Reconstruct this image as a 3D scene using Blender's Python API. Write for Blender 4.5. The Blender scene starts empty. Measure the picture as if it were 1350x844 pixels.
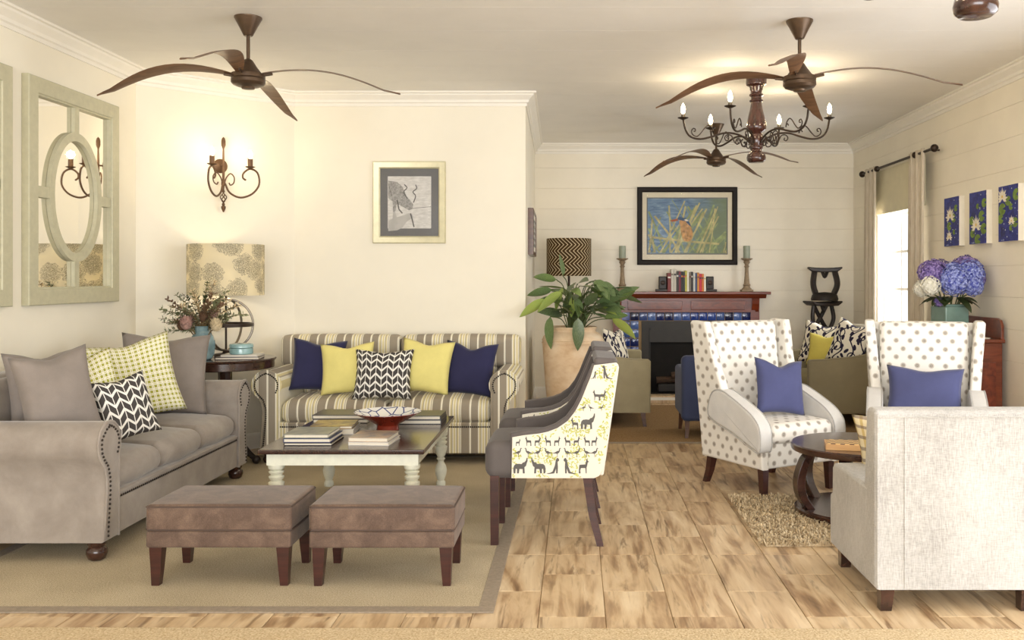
import bpy, bmesh, math, random
from mathutils import Matrix, Vector
random.seed(7)
PI = math.pi
S = bpy.context.scene
COL = S.collection

# ------------------------------------------------------------------ camera, world, lights, exposure
CAM_H = 1.52
cd = bpy.data.cameras.new('camera'); cam = bpy.data.objects.new('camera', cd); COL.objects.link(cam)
cam.location = (0, 0, CAM_H); cam.rotation_euler = (PI/2, 0, 0)
cd.sensor_width = 36; cd.lens = 36*1230/1350
cd.shift_x = -85/1350; cd.shift_y = -55/1350
cd.clip_start = 0.05
S.camera = cam
w = bpy.data.worlds.new('world'); S.world = w; w.use_nodes = True
w.node_tree.nodes['Background'].inputs[0].default_value = (0.98, 0.99, 1.0, 1)
w.node_tree.nodes['Background'].inputs[1].default_value = 1.4
S.view_settings.view_transform = 'Standard'; S.view_settings.look = 'None'
S.view_settings.exposure = 0.21; S.view_settings.gamma = 1.0
S.view_settings.use_curve_mapping = False

def area(name, loc, rot, sx, sy, power, col):
    l = bpy.data.lights.new(name, 'AREA'); l.shape = 'RECTANGLE'; l.size = sx; l.size_y = sy
    l.energy = power; l.color = col
    o = bpy.data.objects.new(name, l); COL.objects.link(o); o.location = loc; o.rotation_euler = rot
    return o
# area lights: two added fills out of view, and daylight at the far window
area('rear_fill', (0.0, -5.0, 1.9), (PI/2, 0, 0), 7.0, 2.9, 500, (0.98, 0.985, 1.0))  # added fill from behind the camera, no known opening there
area('right_fill', (3.95, 3.4, 1.4), (PI/2, 0, PI/2), 4.6, 2.4, 120, (0.98, 0.985, 1.0))  # added fill to even out the room, the doors here are made up
area('far_window_daylight', (4.35, 10.1, 1.7), (PI/2, 0, PI/2), 2.2, 2.0, 125, (1.0, 0.99, 0.97))

# ------------------------------------------------------------------ materials
def lin(c):
    c = c/255.0
    return c/12.92 if c <= 0.04045 else ((c+0.055)/1.055)**2.4
def C(r, g, b): return (lin(r), lin(g), lin(b), 1.0)

class Mat:
    """small helper for node expressions"""
    def __init__(s, name, base=None, rough=0.6, metal=0.0, spec=0.5, sheen=0.0, coat=0.0):
        s.m = bpy.data.materials.new(name); s.m.use_nodes = True
        s.t = s.m.node_tree; s.N = s.t.nodes; s.L = s.t.links
        s.b = s.N['Principled BSDF']
        if base is not None: s.b.inputs['Base Color'].default_value = base
        s.b.inputs['Roughness'].default_value = rough; s.b.inputs['Metallic'].default_value = metal
        s.b.inputs['Specular IOR Level'].default_value = spec
        if sheen: s.b.inputs['Sheen Weight'].default_value = sheen; s.b.inputs['Sheen Roughness'].default_value = 0.4
        if coat: s.b.inputs['Coat Weight'].default_value = coat; s.b.inputs['Coat Roughness'].default_value = 0.15
        s._uv = s._obj = None
    def n(s, t): return s.N.new(t)
    def put(s, sock, v):
        if hasattr(v, 'is_output'): s.L.new(v, sock)
        elif isinstance(v, (int, float)) and sock.type in ('RGBA', 'VECTOR'):
            sock.default_value = (v, v, v, 1)[:len(sock.default_value)]
        else: sock.default_value = v
    def uv(s):
        if s._uv is None: s._uv = s.n('ShaderNodeTexCoord')
        return s._uv.outputs['UV']
    def obj(s):
        if s._uv is None: s._uv = s.n('ShaderNodeTexCoord')
        return s._uv.outputs['Object']
    def rnd(s): return s.n('ShaderNodeObjectInfo').outputs['Random']
    def xyz(s, v):
        q = s.n('ShaderNodeSeparateXYZ'); s.put(q.inputs[0], v); return q.outputs[0], q.outputs[1], q.outputs[2]
    def comb(s, x, y, z):
        q = s.n('ShaderNodeCombineXYZ')
        for i, v in enumerate((x, y, z)): s.put(q.inputs[i], v)
        return q.outputs[0]
    def ma(s, op, a, b=None, c=None):
        q = s.n('ShaderNodeMath'); q.operation = op
        s.put(q.inputs[0], a)
        if b is not None: s.put(q.inputs[1], b)
        if c is not None: s.put(q.inputs[2], c)
        return q.outputs[0]
    def add(s, a, b): return s.ma('ADD', a, b)
    def mul(s, a, b): return s.ma('MULTIPLY', a, b)
    def sub(s, a, b): return s.ma('SUBTRACT', a, b)
    def fr(s, a): return s.ma('FRACT', a)
    def lt(s, a, b): return s.ma('LESS_THAN', a, b)
    def gt(s, a, b): return s.ma('GREATER_THAN', a, b)
    def smooth(s, v, a, b):
        q = s.n('ShaderNodeMapRange'); q.interpolation_type = 'SMOOTHSTEP'
        s.put(q.inputs[0], v); q.inputs[1].default_value = a; q.inputs[2].default_value = b
        return q.outputs[0]
    def noise(s, v, scale=5, detail=3, rough=0.5, dist=0.0):
        q = s.n('ShaderNodeTexNoise'); s.put(q.inputs['Vector'], v)
        q.inputs['Scale'].default_value = scale; q.inputs['Detail'].default_value = detail
        q.inputs['Roughness'].default_value = rough; q.inputs['Distortion'].default_value = dist
        return q.outputs['Fac']
    def voro(s, v, scale=5, feature='F1', out='Distance', rnd=1.0, dim='3D'):
        q = s.n('ShaderNodeTexVoronoi'); q.feature = feature; q.voronoi_dimensions = dim; s.put(q.inputs['Vector'], v)
        q.inputs['Scale'].default_value = scale; q.inputs['Randomness'].default_value = rnd
        return q.outputs[out]
    def scale(s, v, x, y, z):
        q = s.n('ShaderNodeVectorMath'); q.operation = 'MULTIPLY'; s.put(q.inputs[0], v); q.inputs[1].default_value = (x, y, z)
        return q.outputs[0]
    def vadd(s, a, b):
        q = s.n('ShaderNodeVectorMath'); q.operation = 'ADD'; s.put(q.inputs[0], a); s.put(q.inputs[1], b)
        return q.outputs[0]
    def mix(s, f, a, b):
        q = s.n('ShaderNodeMix'); q.data_type = 'RGBA'
        s.put(q.inputs[0], f); s.put(q.inputs[6], a); s.put(q.inputs[7], b)
        return q.outputs[2]
    def ramp(s, f, stops, const=False):
        q = s.n('ShaderNodeValToRGB'); s.put(q.inputs[0], f); r = q.color_ramp
        if const: r.interpolation = 'CONSTANT'
        while len(r.elements) < len(stops): r.elements.new(0.5)
        for e, (p, c) in zip(r.elements, stops): e.position = p; e.color = c
        return q.outputs[0]
    def col(s, c): s.put(s.b.inputs['Base Color'], c); return s
    def rough(s, c): s.put(s.b.inputs['Roughness'], c); return s
    def bump(s, h, strength=0.3, dist=0.01):
        q = s.n('ShaderNodeBump'); q.inputs['Strength'].default_value = strength; q.inputs['Distance'].default_value = dist
        s.put(q.inputs['Height'], h); s.L.new(q.outputs[0], s.b.inputs['Normal']); return s

MATS = {}
def plain(name, rgb, rough=0.6, metal=0.0, var=0.06, scale=8, bump=0.0, bscale=120, **k):
    m = Mat(name, C(*rgb), rough, metal, **k)
    o = m.obj()
    f = m.noise(o, scale, 4, 0.6)
    d = tuple(max(0, x*(1-2.2*var)) for x in C(*rgb)[:3])+(1,); l = tuple(min(1, x*(1+1.4*var)) for x in C(*rgb)[:3])+(1,)
    m.col(m.ramp(f, [(0.3, d), (0.7, l)]))
    if bump: m.bump(m.noise(o, bscale, 2), bump, 0.004)
    MATS[name] = m.m; return m.m
def fabric(name, rgb, var=0.05, weave=900, bump=0.25, rough=0.9, sheen=0.15):
    m = Mat(name, None, rough, 0, 0.2, sheen)
    o = m.obj(); f = m.noise(o, 6, 4, 0.6); g = m.noise(o, weave*0.5, 1)
    d = tuple(x*(1-2*var) for x in C(*rgb)[:3])+(1,); l = tuple(min(1, x*(1+1.5*var)) for x in C(*rgb)[:3])+(1,)
    m.col(m.ramp(m.add(m.mul(f, 0.7), m.mul(g, 0.3)), [(0.3, d), (0.7, l)]))
    m.bump(g, bump, 0.002); MATS[name] = m.m; return m.m
def woodm(name, dark, light, rough=0.35, sx=2, sy=2, sz=30, coat=0.2):
    m = Mat(name, None, rough, 0, 0.5, 0, coat)
    v = m.scale(m.obj(), sx, sy, sz); f = m.noise(v, 1.0, 5, 0.6, 0.6)
    m.col(m.ramp(f, [(0.3, C(*dark)), (0.7, C(*light))])); MATS[name] = m.m; return m.m

plain('wall', (240, 234, 217), 0.75, var=0.015, scale=1.5, bump=0.05, bscale=60)
plain('board_wall', (241, 234, 217), 0.6, var=0.02, scale=2, bump=0.05, bscale=40)
plain('ceiling', (238, 235, 229), 0.7, var=0.015, scale=2)
plain('white_trim', (240, 236, 226), 0.5, var=0.01)
plain('window_white', (245, 244, 240), 0.4, var=0.01)
plain('grout', (176, 150, 112), 0.9)
plain('backing', (200, 185, 155), 0.9)

m = Mat('wood_tile', None, 0.32, 0, 0.45)
r_ = m.rnd(); v = m.vadd(m.obj(), m.comb(m.mul(r_, 37.0), m.mul(r_, 91.0), 0))
big = m.noise(m.scale(v, 5.5, 1.2, 1), 1.0, 4, 0.55, 1.2)
fine = m.noise(m.scale(v, 55, 3.0, 1), 1.0, 4, 0.6, 0.5)
mid = m.noise(m.scale(v, 16, 1.4, 1), 1.0, 3, 0.5, 1.0)
c = m.ramp(m.add(m.mul(big, 0.6), m.mul(mid, 0.4)), [(0.30, C(112, 84, 58)), (0.41, C(164, 132, 98)), (0.50, C(204, 177, 140)), (0.66, C(228, 207, 174))])
c = m.mix(m.mul(m.smooth(fine, 0.58, 0.75), 0.5), c, C(150, 118, 84))
c = m.mix(m.mul(m.smooth(m.noise(m.scale(v, 15, 1.5, 1), 1, 4, 0.55, 0.9), 0.55, 0.70), 0.8), c, C(112, 82, 54))
tone = m.fr(m.mul(r_, 7.31))
c = m.mix(m.mul(tone, 0.18), c, C(232, 208, 168)); m.col(c)
m.rough(m.add(m.mul(fine, 0.2), 0.25)); m.bump(fine, 0.06, 0.002)
MATS['wood_tile'] = m.m

m = Mat('sisal', None, 0.95, 0, 0.1)
x, y, z = m.xyz(m.obj())
wv = m.mul(m.ma('SINE', m.mul(m.add(x, m.mul(y, 0.35)), 620)), m.ma('SINE', m.mul(y, 520)))
f = m.noise(m.obj(), 160, 2); g = m.noise(m.obj(), 2.5, 3)
c = m.ramp(m.add(m.mul(f, 0.75), m.mul(g, 0.25)), [(0.3, C(150, 136, 112)), (0.55, C(196, 182, 154)), (0.75, C(222, 210, 186))])
m.col(c); m.bump(m.add(wv, f), 0.5, 0.003); MATS['sisal'] = m.m
plain('rug_border', (150, 137, 120), 0.95, var=0.08, scale=60, bump=0.3)
m = Mat('back_carpet', None, 0.95, 0, 0.1)
f = m.noise(m.obj(), 140, 2); m.col(m.ramp(f, [(0.3, C(130, 104, 74)), (0.7, C(172, 143, 106))])); m.bump(f, 0.5, 0.004); MATS['back_carpet'] = m.m
m = Mat('front_carpet', None, 0.95, 0, 0.1)
f = m.noise(m.obj(), 110, 3, 0.7); m.col(m.ramp(f, [(0.3, C(172, 146, 108)), (0.7, C(228, 210, 176))])); m.bump(f, 0.8, 0.006); MATS['front_carpet'] = m.m

# upholstery
m = Mat('grey_velvet', None, 0.8, 0, 0.2, 0.35)
f = m.noise(m.obj(), 5.5, 4, 0.6, 0.2); g = m.noise(m.obj(), 300, 1)
m.col(m.ramp(m.add(m.mul(f, 0.85), m.mul(g, 0.15)), [(0.25, C(132, 123, 115)), (0.5, C(150, 141, 132)), (0.8, C(170, 161, 151))])); m.bump(g, 0.1, 0.002)
MATS['grey_velvet'] = m.m
fabric('grey_cushion', (141, 132, 125), 0.08)
m = Mat('stripe', None, 0.85, 0, 0.2, 0.1)
x, y, z = m.xyz(m.obj())
T_, A_, B_, Y_ = C(154, 144, 127), C(238, 233, 214), C(176, 166, 146), C(220, 208, 160)
st = [(0.0, T_), (0.25, A_), (0.31, T_), (0.55, A_), (0.59, Y_), (0.64, B_), (0.665, A_), (0.71, Y_), (0.76, A_), (0.80, B_), (0.825, Y_), (0.87, A_), (0.91, B_), (0.935, A_), (0.965, T_)]
m.col(m.ramp(m.fr(m.add(m.ma('DIVIDE', x, 0.235), 0.35)), st, True)); m.bump(m.noise(m.obj(), 400, 1), 0.15, 0.002); MATS['stripe'] = m.m
fabric('navy', (50, 50, 82), 0.06); fabric('blue_cushion', (78, 82, 120), 0.06); fabric('navy_chair', (64, 72, 102), 0.06)
fabric('yellow', (230, 219, 138), 0.04); fabric('mustard', (206, 192, 96), 0.05)
m = Mat('chevron', None, 0.9, 0, 0.2)
u, v, _ = m.xyz(m.uv())
cw = 0.085
tri = m.ma('ABSOLUTE', m.sub(m.fr(m.ma('DIVIDE', u, cw)), 0.5))
q = m.fr(m.ma('DIVIDE', m.add(v, m.mul(tri, 0.085)), 0.062))
line = m.lt(m.ma('ABSOLUTE', m.sub(m.fr(m.ma('DIVIDE', u, cw/2)), 0.5)), 0.44)
m.col(m.mix(m.mul(m.lt(q, 0.70), line), C(238, 236, 228), C(74, 70, 68))); MATS['chevron'] = m.m
m = Mat('lattice', None, 0.9, 0, 0.2)
u, v, _ = m.xyz(m.uv()); p = 0.033
a = m.ma('ABSOLUTE', m.sub(m.fr(m.ma('DIVIDE', u, p)), 0.5)); b = m.ma('ABSOLUTE', m.sub(m.fr(m.ma('DIVIDE', v, p)), 0.5))
sq = m.mul(m.lt(a, 0.26), m.lt(b, 0.26)); ring = m.mul(m.gt(m.ma('MAXIMUM', a, b), 0.40), m.lt(m.ma('MINIMUM', a, b), 0.30))
c = m.mix(sq, C(240, 238, 222), C(168, 168, 66)); c = m.mix(ring, c, C(214, 208, 150)); m.col(c); MATS['lattice'] = m.m
def dots(name, sx, basec, rg, rc):
    m = Mat(name, None, 0.85, 0, 0.2, 0.1)
    u, v, _ = m.xyz(m.uv()); u = m.ma('DIVIDE', u, sx); v = m.ma('DIVIDE', v, sx*1.25)
    def dist(o):
        du = m.sub(m.fr(m.add(u, o)), 0.5); dv = m.mul(m.sub(m.fr(m.add(v, o)), 0.5), 1.25)
        return m.ma('SQRT', m.add(m.mul(du, du), m.mul(dv, dv)))
    d = m.ma('MINIMUM', dist(0.0), dist(0.5))
    d = m.add(d, m.mul(m.sub(m.noise(m.uv(), 260, 2), 0.5), 0.12))
    c = m.ramp(d, [(0.0, rc), (0.05, C(180, 172, 160)), (0.08, rc), (0.13, rg), (0.17, rg), (0.22, basec)])
    m.col(c); MATS[name] = m.m
dots('dots', 0.098, C(232, 228, 219), C(190, 182, 170), C(126, 118, 109))
fabric('linen_white', (212, 210, 206), 0.05, weave=500, bump=0.35)
m = Mat('linen_cream', None, 0.9, 0, 0.2, 0.1)
o = m.obj(); f = m.noise(m.scale(o, 260, 260, 30), 1, 2); g = m.noise(m.scale(o, 40, 40, 300), 1, 2); h = m.noise(o, 3, 3)
m.col(m.ramp(m.add(m.add(m.mul(f, 0.4), m.mul(g, 0.3)), m.mul(h, 0.3)), [(0.35, C(156, 153, 149)), (0.5, C(182, 180, 176)), (0.65, C(200, 198, 195))]))
m.bump(m.add(f, g), 0.3, 0.003); MATS['linen_cream'] = m.m
fabric('charcoal', (98, 92, 90), 0.06); fabric('print_cream', (226, 221, 207), 0.02)
plain('print_grey', (92, 90, 88), 0.9); plain('print_green', (186, 190, 96), 0.9, var=0.12, scale=40)
fabric('olive', (146, 136, 108), 0.05); fabric('olive_light', (166, 157, 128), 0.05); fabric('olive_seat', (140, 130, 92), 0.06)
m = Mat('brown_suede', None, 0.62, 0, 0.3, 0.2)
f = m.noise(m.obj(), 9, 5, 0.65, 0.6); g = m.noise(m.obj(), 220, 2)
m.col(m.ramp(m.add(m.mul(f, 0.7), m.mul(g, 0.3)), [(0.3, C(76, 60, 52)), (0.5, C(102, 83, 71)), (0.72, C(130, 108, 92))])); m.bump(g, 0.2, 0.002); MATS['brown_suede'] = m.m
plain('piping_brown', (78, 62, 54), 0.6)
m = Mat('leafscroll', None, 0.9, 0, 0.2)
u, v, _ = m.xyz(m.uv()); uvv = m.uv()
n1 = m.noise(uvv, 7, 1)
vine = m.lt(m.ma('ABSOLUTE', m.sub(m.fr(m.add(m.mul(u, 8), m.mul(m.ma('SINE', m.mul(v, 22)), 0.35))), 0.5)), 0.07)
vv = m.vadd(m.scale(uvv, 15, 10, 1), m.comb(m.mul(m.ma('SINE', m.mul(v, 40)), 0.2), 0, 0))
leafm = m.lt(m.voro(vv, 1.0, rnd=0.8, dim='2D'), 0.27)
ring = m.lt(m.ma('ABSOLUTE', m.sub(m.voro(m.scale(uvv, 6, 6, 1), 1.0, dim='2D'), 0.26)), 0.035)
c = m.mix(m.ma('MAXIMUM', vine, m.ma('MAXIMUM', leafm, ring)), C(236, 230, 214), C(44, 40, 62)); m.col(c); MATS['leafscroll'] = m.m
m = Mat('plaid', None, 0.9, 0, 0.2)
u, v, _ = m.xyz(m.uv())
c = m.mix(m.mul(m.lt(m.fr(m.mul(u, 18)), 0.3), 0.6), C(226, 214, 180), C(190, 160, 70)); c = m.mix(m.mul(m.lt(m.fr(m.mul(v, 18)), 0.3), 0.6), c, C(90, 70, 84)); m.col(c); MATS['plaid'] = m.m

# woods, metals, ceramics
woodm('mahogany_leg', (42, 18, 14), (74, 36, 28)); woodm('dark_top', (42, 26, 20), (70, 46, 36), 0.22, 30, 2, 30, 0.4)
woodm('dark_wood', (40, 22, 16), (70, 42, 32), 0.25, 6, 6, 12, 0.4); woodm('mantel_wood', (86, 32, 16), (128, 54, 28), 0.3, 3, 20, 20, 0.3)
woodm('sideboard_wood', (88, 36, 18), (130, 62, 34), 0.3, 10, 3, 20, 0.3); woodm('turned_wood', (46, 24, 20), (80, 46, 38), 0.2, 20, 20, 3, 0.5)
woodm('blade_wood', (88, 62, 44), (136, 102, 74), 0.4, 3, 20, 20, 0.1); woodm('walnut_leg', (72, 44, 28), (104, 68, 44))
woodm('ebony', (22, 16, 13), (44, 32, 26), 0.5, 10, 10, 10, 0.05); woodm('box_wood', (190, 144, 92), (216, 174, 120), 0.4)
plain('bronze', (92, 74, 58), 0.36, 0.6, var=0.1); plain('iron', (58, 46, 38), 0.45, 0.6, var=0.1); plain('rust_iron', (108, 82, 60), 0.45, 0.5, var=0.12)
plain('nail', (46, 38, 32), 0.35, 0.6); plain('black', (16, 14, 13), 0.5); plain('dark_grey', (54, 52, 50), 0.55, 0.1); plain('lamp_steel', (120, 112, 100), 0.3, 0.8)
plain('cream_paint', (226, 226, 208), 0.45, var=0.04, scale=20); plain('mirror_frame', (192, 188, 160), 0.5, var=0.04, scale=20)
m = Mat('mirror', C(238, 236, 230), 0.02, 1.0); m.col(m.mix(m.mul(m.noise(m.obj(), 3, 2), 0.03), C(240, 238, 232), C(228, 224, 214))); MATS['mirror'] = m.m
plain('teal_glaze', (130, 158, 164), 0.15, var=0.10, scale=14, coat=0.5); plain('teal_box', (146, 182, 182), 0.2, var=0.07, scale=30, coat=0.4)
plain('sage_vase', (118, 148, 140), 0.18, var=0.06, coat=0.5); plain('red_glaze', (132, 48, 30), 0.25, var=0.1, coat=0.4)
m = Mat('bowl_paint', None, 0.5, 0, 0.2)
o = m.obj(); d_ = m.voro(o, 14, 'DISTANCE_TO_EDGE', dim='2D'); m.col(m.mix(m.lt(d_, 0.06), C(236, 236, 232), C(60, 74, 130))); MATS['bowl_paint'] = m.m
m = Mat('terracotta', None, 0.85, 0, 0.2)
o = m.obj(); f = m.noise(m.scale(o, 3, 3, 5), 1.2, 5, 0.6); m.col(m.ramp(f, [(0.3, C(200, 164, 126)), (0.5, C(226, 200, 166)), (0.7, C(240, 222, 196))])); m.bump(m.noise(m.scale(o, 8, 8, 60), 1, 3), 0.3, 0.006); MATS['terracotta'] = m.m
plain('soil', (60, 44, 32), 0.95)
m = Mat('leaf_green', None, 0.35, 0, 0.5)
u, v, _ = m.xyz(m.uv()); r_ = m.rnd()
vein = m.ma('ABSOLUTE', m.sub(m.fr(m.mul(m.add(v, m.mul(m.ma('ABSOLUTE', u), 1.4)), 9)), 0.5))
c = m.ramp(r_, [(0.0, C(44, 70, 34)), (0.45, C(66, 98, 46)), (0.8, C(104, 136, 58)), (1.0, C(168, 186, 70))])
c2 = m.mix(0.55, c, C(170, 184, 140))
c = m.mix(m.mul(m.smooth(m.add(m.mul(m.noise(m.uv(), 9, 3), 0.6), m.mul(vein, 0.8)), 0.42, 0.55), 0.8), c, c2); m.col(c); MATS['leaf_green'] = m.m
plain('stem_green', (84, 96, 50), 0.5); plain('dark_leaf', (62, 74, 40), 0.5, var=0.15, scale=20); plain('sage_leaf', (128, 134, 96), 0.7, var=0.15, scale=30)
plain('dry_stem', (120, 100, 66), 0.8); plain('protea_pink', (176, 140, 128), 0.85, var=0.2, scale=40); plain('protea_pale', (214, 196, 160), 0.85, var=0.15, scale=40); plain('dry_brown', (110, 82, 60), 0.85, var=0.15, scale=40)
def petal(name, a, b):
    m = Mat(name, None, 0.7, 0, 0.2); m.col(m.ramp(m.noise(m.obj(), 46, 3), [(0.35, C(*a)), (0.65, C(*b))])); MATS[name] = m.m
petal('petal_blue', (70, 80, 176), (176, 188, 240)); petal('petal_violet', (76, 58, 128), (170, 150, 208)); petal('petal_white', (226, 224, 206), (248, 246, 236))
plain('paper', (236, 230, 216), 0.8, var=0.02); plain('page', (226, 218, 200), 0.8, var=0.03, scale=200)
plain('candle', (150, 158, 140), 0.5, var=0.05); plain('candlestick', (150, 130, 104), 0.7, var=0.15, scale=30)
# glazed blue tiles, each its own shade
m = Mat('blue_tile', None, 0.12, 0, 0.5, 0, 0.5)
r_ = m.rnd(); f = m.noise(m.vadd(m.obj(), m.comb(m.mul(r_, 9), 0, 0)), 30, 3)
c = m.ramp(r_, [(0.0, C(20, 26, 44)), (0.25, C(26, 44, 110)), (0.6, C(44, 76, 160)), (0.85, C(96, 128, 190)), (1.0, C(40, 60, 120))]); m.col(m.mix(m.mul(f, 0.5), c, C(24, 34, 84))); MATS['blue_tile'] = m.m
# curtains
m = Mat('curtain', None, 0.9, 0, 0.1)
f = m.noise(m.scale(m.obj(), 200, 200, 10), 1, 2); m.col(m.ramp(f, [(0.3, C(196, 184, 164)), (0.7, C(218, 208, 190))]))
m.b.inputs['Transmission Weight'].default_value = 0.0; MATS['curtain'] = m.m
plain('blind', (222, 214, 184), 0.85, var=0.02)
def mixed(name, shader, fac, rgb):
    m = Mat(name, C(*rgb), 0.9); t = m.n(shader); t.inputs['Color'].default_value = C(*rgb) if 'Transl' in shader else (1, 1, 1, 1)
    q = m.n('ShaderNodeMixShader'); q.inputs[0].default_value = fac
    m.L.new(m.b.outputs[0], q.inputs[1]); m.L.new(t.outputs[0], q.inputs[2]); m.L.new(q.outputs[0], m.N['Material Output'].inputs[0]); MATS[name] = m.m; return m
mixed('sheer', 'ShaderNodeBsdfTranslucent', 0.6, (250, 248, 244))
g_ = mixed('glass', 'ShaderNodeBsdfTransparent', 0.93, (230, 235, 235)); g_.b.inputs['Roughness'].default_value = 0.03
g_ = mixed('picture_glass', 'ShaderNodeBsdfTransparent', 0.96, (40, 40, 40)); g_.b.inputs['Roughness'].default_value = 0.05
def emit(name, rgb, s):
    m = Mat(name, C(*rgb)); m.b.inputs['Emission Color'].default_value = C(*rgb); m.b.inputs['Emission Strength'].default_value = s; MATS[name] = m.m
emit('bulb', (255, 226, 170), 40)
# lamp shades: translucent printed fabric
def shade(name, build, fac=0.4):
    m = Mat(name, None, 0.9, 0, 0.1); c = build(m); m.col(c)
    t = m.n('ShaderNodeBsdfTranslucent'); m.put(t.inputs['Color'], c)
    q = m.n('ShaderNodeMixShader'); q.inputs[0].default_value = fac
    m.L.new(m.b.outputs[0], q.inputs[1]); m.L.new(t.outputs[0], q.inputs[2]); m.L.new(q.outputs[0], m.N['Material Output'].inputs[0]); MATS[name] = m.m
def protea(m):
    uvv = m.uv(); wob = m.noise(uvv, 30, 2)
    d = m.voro(uvv, 5.6, 'F1', rnd=0.7, dim='2D')
    dd = m.add(d, m.mul(m.sub(wob, 0.5), 0.35))
    rings = m.mul(m.lt(m.fr(m.mul(m.add(dd, m.mul(m.noise(uvv, 60, 2), 0.12)), 17)), 0.45), m.lt(dd, 0.50))
    specks = m.mul(m.lt(m.voro(uvv, 110, dim='2D'), 0.35), m.lt(dd, 0.36))
    return m.mix(m.mul(m.ma('MAXIMUM', rings, specks), 0.62), C(238, 230, 204), C(96, 90, 70))
shade('shade_protea', protea)
def zigzag(m):
    u, v, _ = m.xyz(m.uv())
    t = m.ma('ABSOLUTE', m.sub(m.fr(m.mul(v, 6.8)), 0.5))
    q = m.fr(m.mul(m.add(u, m.mul(t, 0.16)), 21))
    return m.mix(m.lt(q, 0.26), C(82, 64, 44), C(224, 206, 168))
shade('shade_zigzag', zigzag, 0.25)
# pictures
m = Mat('water_paint', None, 0.5); f = m.noise(m.scale(m.obj(), 6, 6, 26), 1, 4, 0.6, 1.0)
x, y, z = m.xyz(m.obj()); c = m.ramp(f, [(0.3, C(70, 98, 130)), (0.55, C(112, 142, 172)), (0.75, C(168, 188, 196))])
c = m.mix(m.mul(m.smooth(m.add(m.add(x, m.mul(z, -0.5)), m.mul(m.noise(m.obj(), 6, 3), 0.5)), 0.05, 0.6), 0.8), c, C(122, 134, 84)); m.col(c); MATS['water_paint'] = m.m
m = Mat('lily_paint', None, 0.5); f = m.noise(m.obj(), 14, 4, 0.7, 1.0); c = m.ramp(f, [(0.3, C(20, 24, 80)), (0.5, C(34, 44, 128)), (0.65, C(48, 60, 150)), (0.8, C(86, 120, 160))])
m.col(m.mix(m.lt(m.voro(m.obj(), 24), 0.16), c, C(196, 206, 220))); MATS['lily_paint'] = m.m
m = Mat('pencil_paper', None, 0.7); f = m.noise(m.scale(m.obj(), 20, 20, 60), 1, 3); m.col(m.ramp(f, [(0.3, C(202, 200, 196)), (0.7, C(228, 226, 222))])); MATS['pencil_paper'] = m.m
m = Mat('pencil_grey', None, 0.7); f = m.noise(m.scale(m.obj(), 60, 60, 60), 1, 4, 0.7); m.col(m.ramp(f, [(0.3, C(120, 118, 116)), (0.7, C(190, 188, 184))])); MATS['pencil_grey'] = m.m
plain('pencil_pale', (188, 186, 182), 0.7); plain('pencil_dark', (104, 102, 100), 0.7); plain('picture_mat', (112, 112, 112), 0.7, var=0.02); plain('picture_mat_cream', (234, 224, 198), 0.7, var=0.02)
plain('silver_frame', (206, 200, 168), 0.35, 0.35, var=0.04, scale=20); plain('black_frame', (26, 20, 17), 0.55, var=0.1, spec=0.25)
plain('reed_green', (150, 164, 112), 0.6, var=0.2, scale=10); plain('reed_yellow', (196, 186, 132), 0.6, var=0.2, scale=10); plain('bird_orange', (202, 152, 92), 0.6, var=0.28, scale=30); plain('bird_blue', (60, 90, 120), 0.6); plain('bird_red', (176, 92, 56), 0.6)
plain('lily_white', (240, 232, 214), 0.6, var=0.06, scale=30); plain('lily_pad', (118, 146, 62), 0.6, var=0.2, scale=30); plain('lily_yellow', (226, 190, 80), 0.6)
plain('canvas_edge', (236, 230, 214), 0.7, var=0.02)
plain('leather_red', (110, 40, 36), 0.4)
BOOKC = [(120, 40, 38), (206, 200, 188), (196, 190, 176), (58, 50, 46), (120, 40, 56), (40, 36, 38), (50, 60, 56), (196, 190, 90), (230, 226, 214), (120, 110, 96), (44, 40, 40), (206, 206, 200), (60, 80, 120), (210, 140, 60), (196, 40, 60), (214, 120, 50), (236, 230, 214)]
for i, c_ in enumerate(BOOKC): plain('book%d' % i, c_, 0.5, var=0.05)
def cover(name, a, b, c, sc):
    m = Mat(name, None, 0.3); f = m.noise(m.obj(), sc, 4, 0.6, 0.8); m.col(m.ramp(f, [(0.3, C(*a)), (0.5, C(*b)), (0.7, C(*c))])); MATS[name] = m.m
cover('cover_landscape', (78, 84, 78), (122, 126, 114), (160, 156, 138), 7); cover('cover_earth', (60, 50, 30), (150, 120, 50), (196, 180, 90), 9); cover('cover_sky', (96, 98, 120), (164, 150, 136), (196, 164, 128), 7)
plain('cover_dark', (66, 60, 56), 0.35); plain('cover_black', (34, 32, 34), 0.35); plain('cover_blue', (48, 56, 92), 0.4); plain('cover_white', (214, 210, 202), 0.4); plain('cover_brown', (60, 44, 36), 0.4)
m = Mat('shag', None, 0.9, 0, 0.1); m.col(m.ramp(m.noise(m.obj(), 25, 3), [(0.3, C(166, 143, 110)), (0.7, C(230, 212, 178))])); MATS['shag'] = m.m
plain('log', (70, 52, 38), 0.9, var=0.2, scale=20); plain('fire_brick', (20, 18, 17), 0.9, var=0.15)
plain('stool_seat', (30, 22, 18), 0.6, var=0.2, scale=20)
m = Mat('game_top', None, 0.4); x, y, z = m.xyz(m.obj())
a = m.gt(m.fr(m.mul(x, 18)), 0.5); b = m.gt(m.fr(m.mul(y, 18)), 0.5); m.col(m.mix(m.ma('ABSOLUTE', m.sub(a, b)), C(96, 60, 34), C(226, 190, 130))); MATS['game_top'] = m.m

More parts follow.
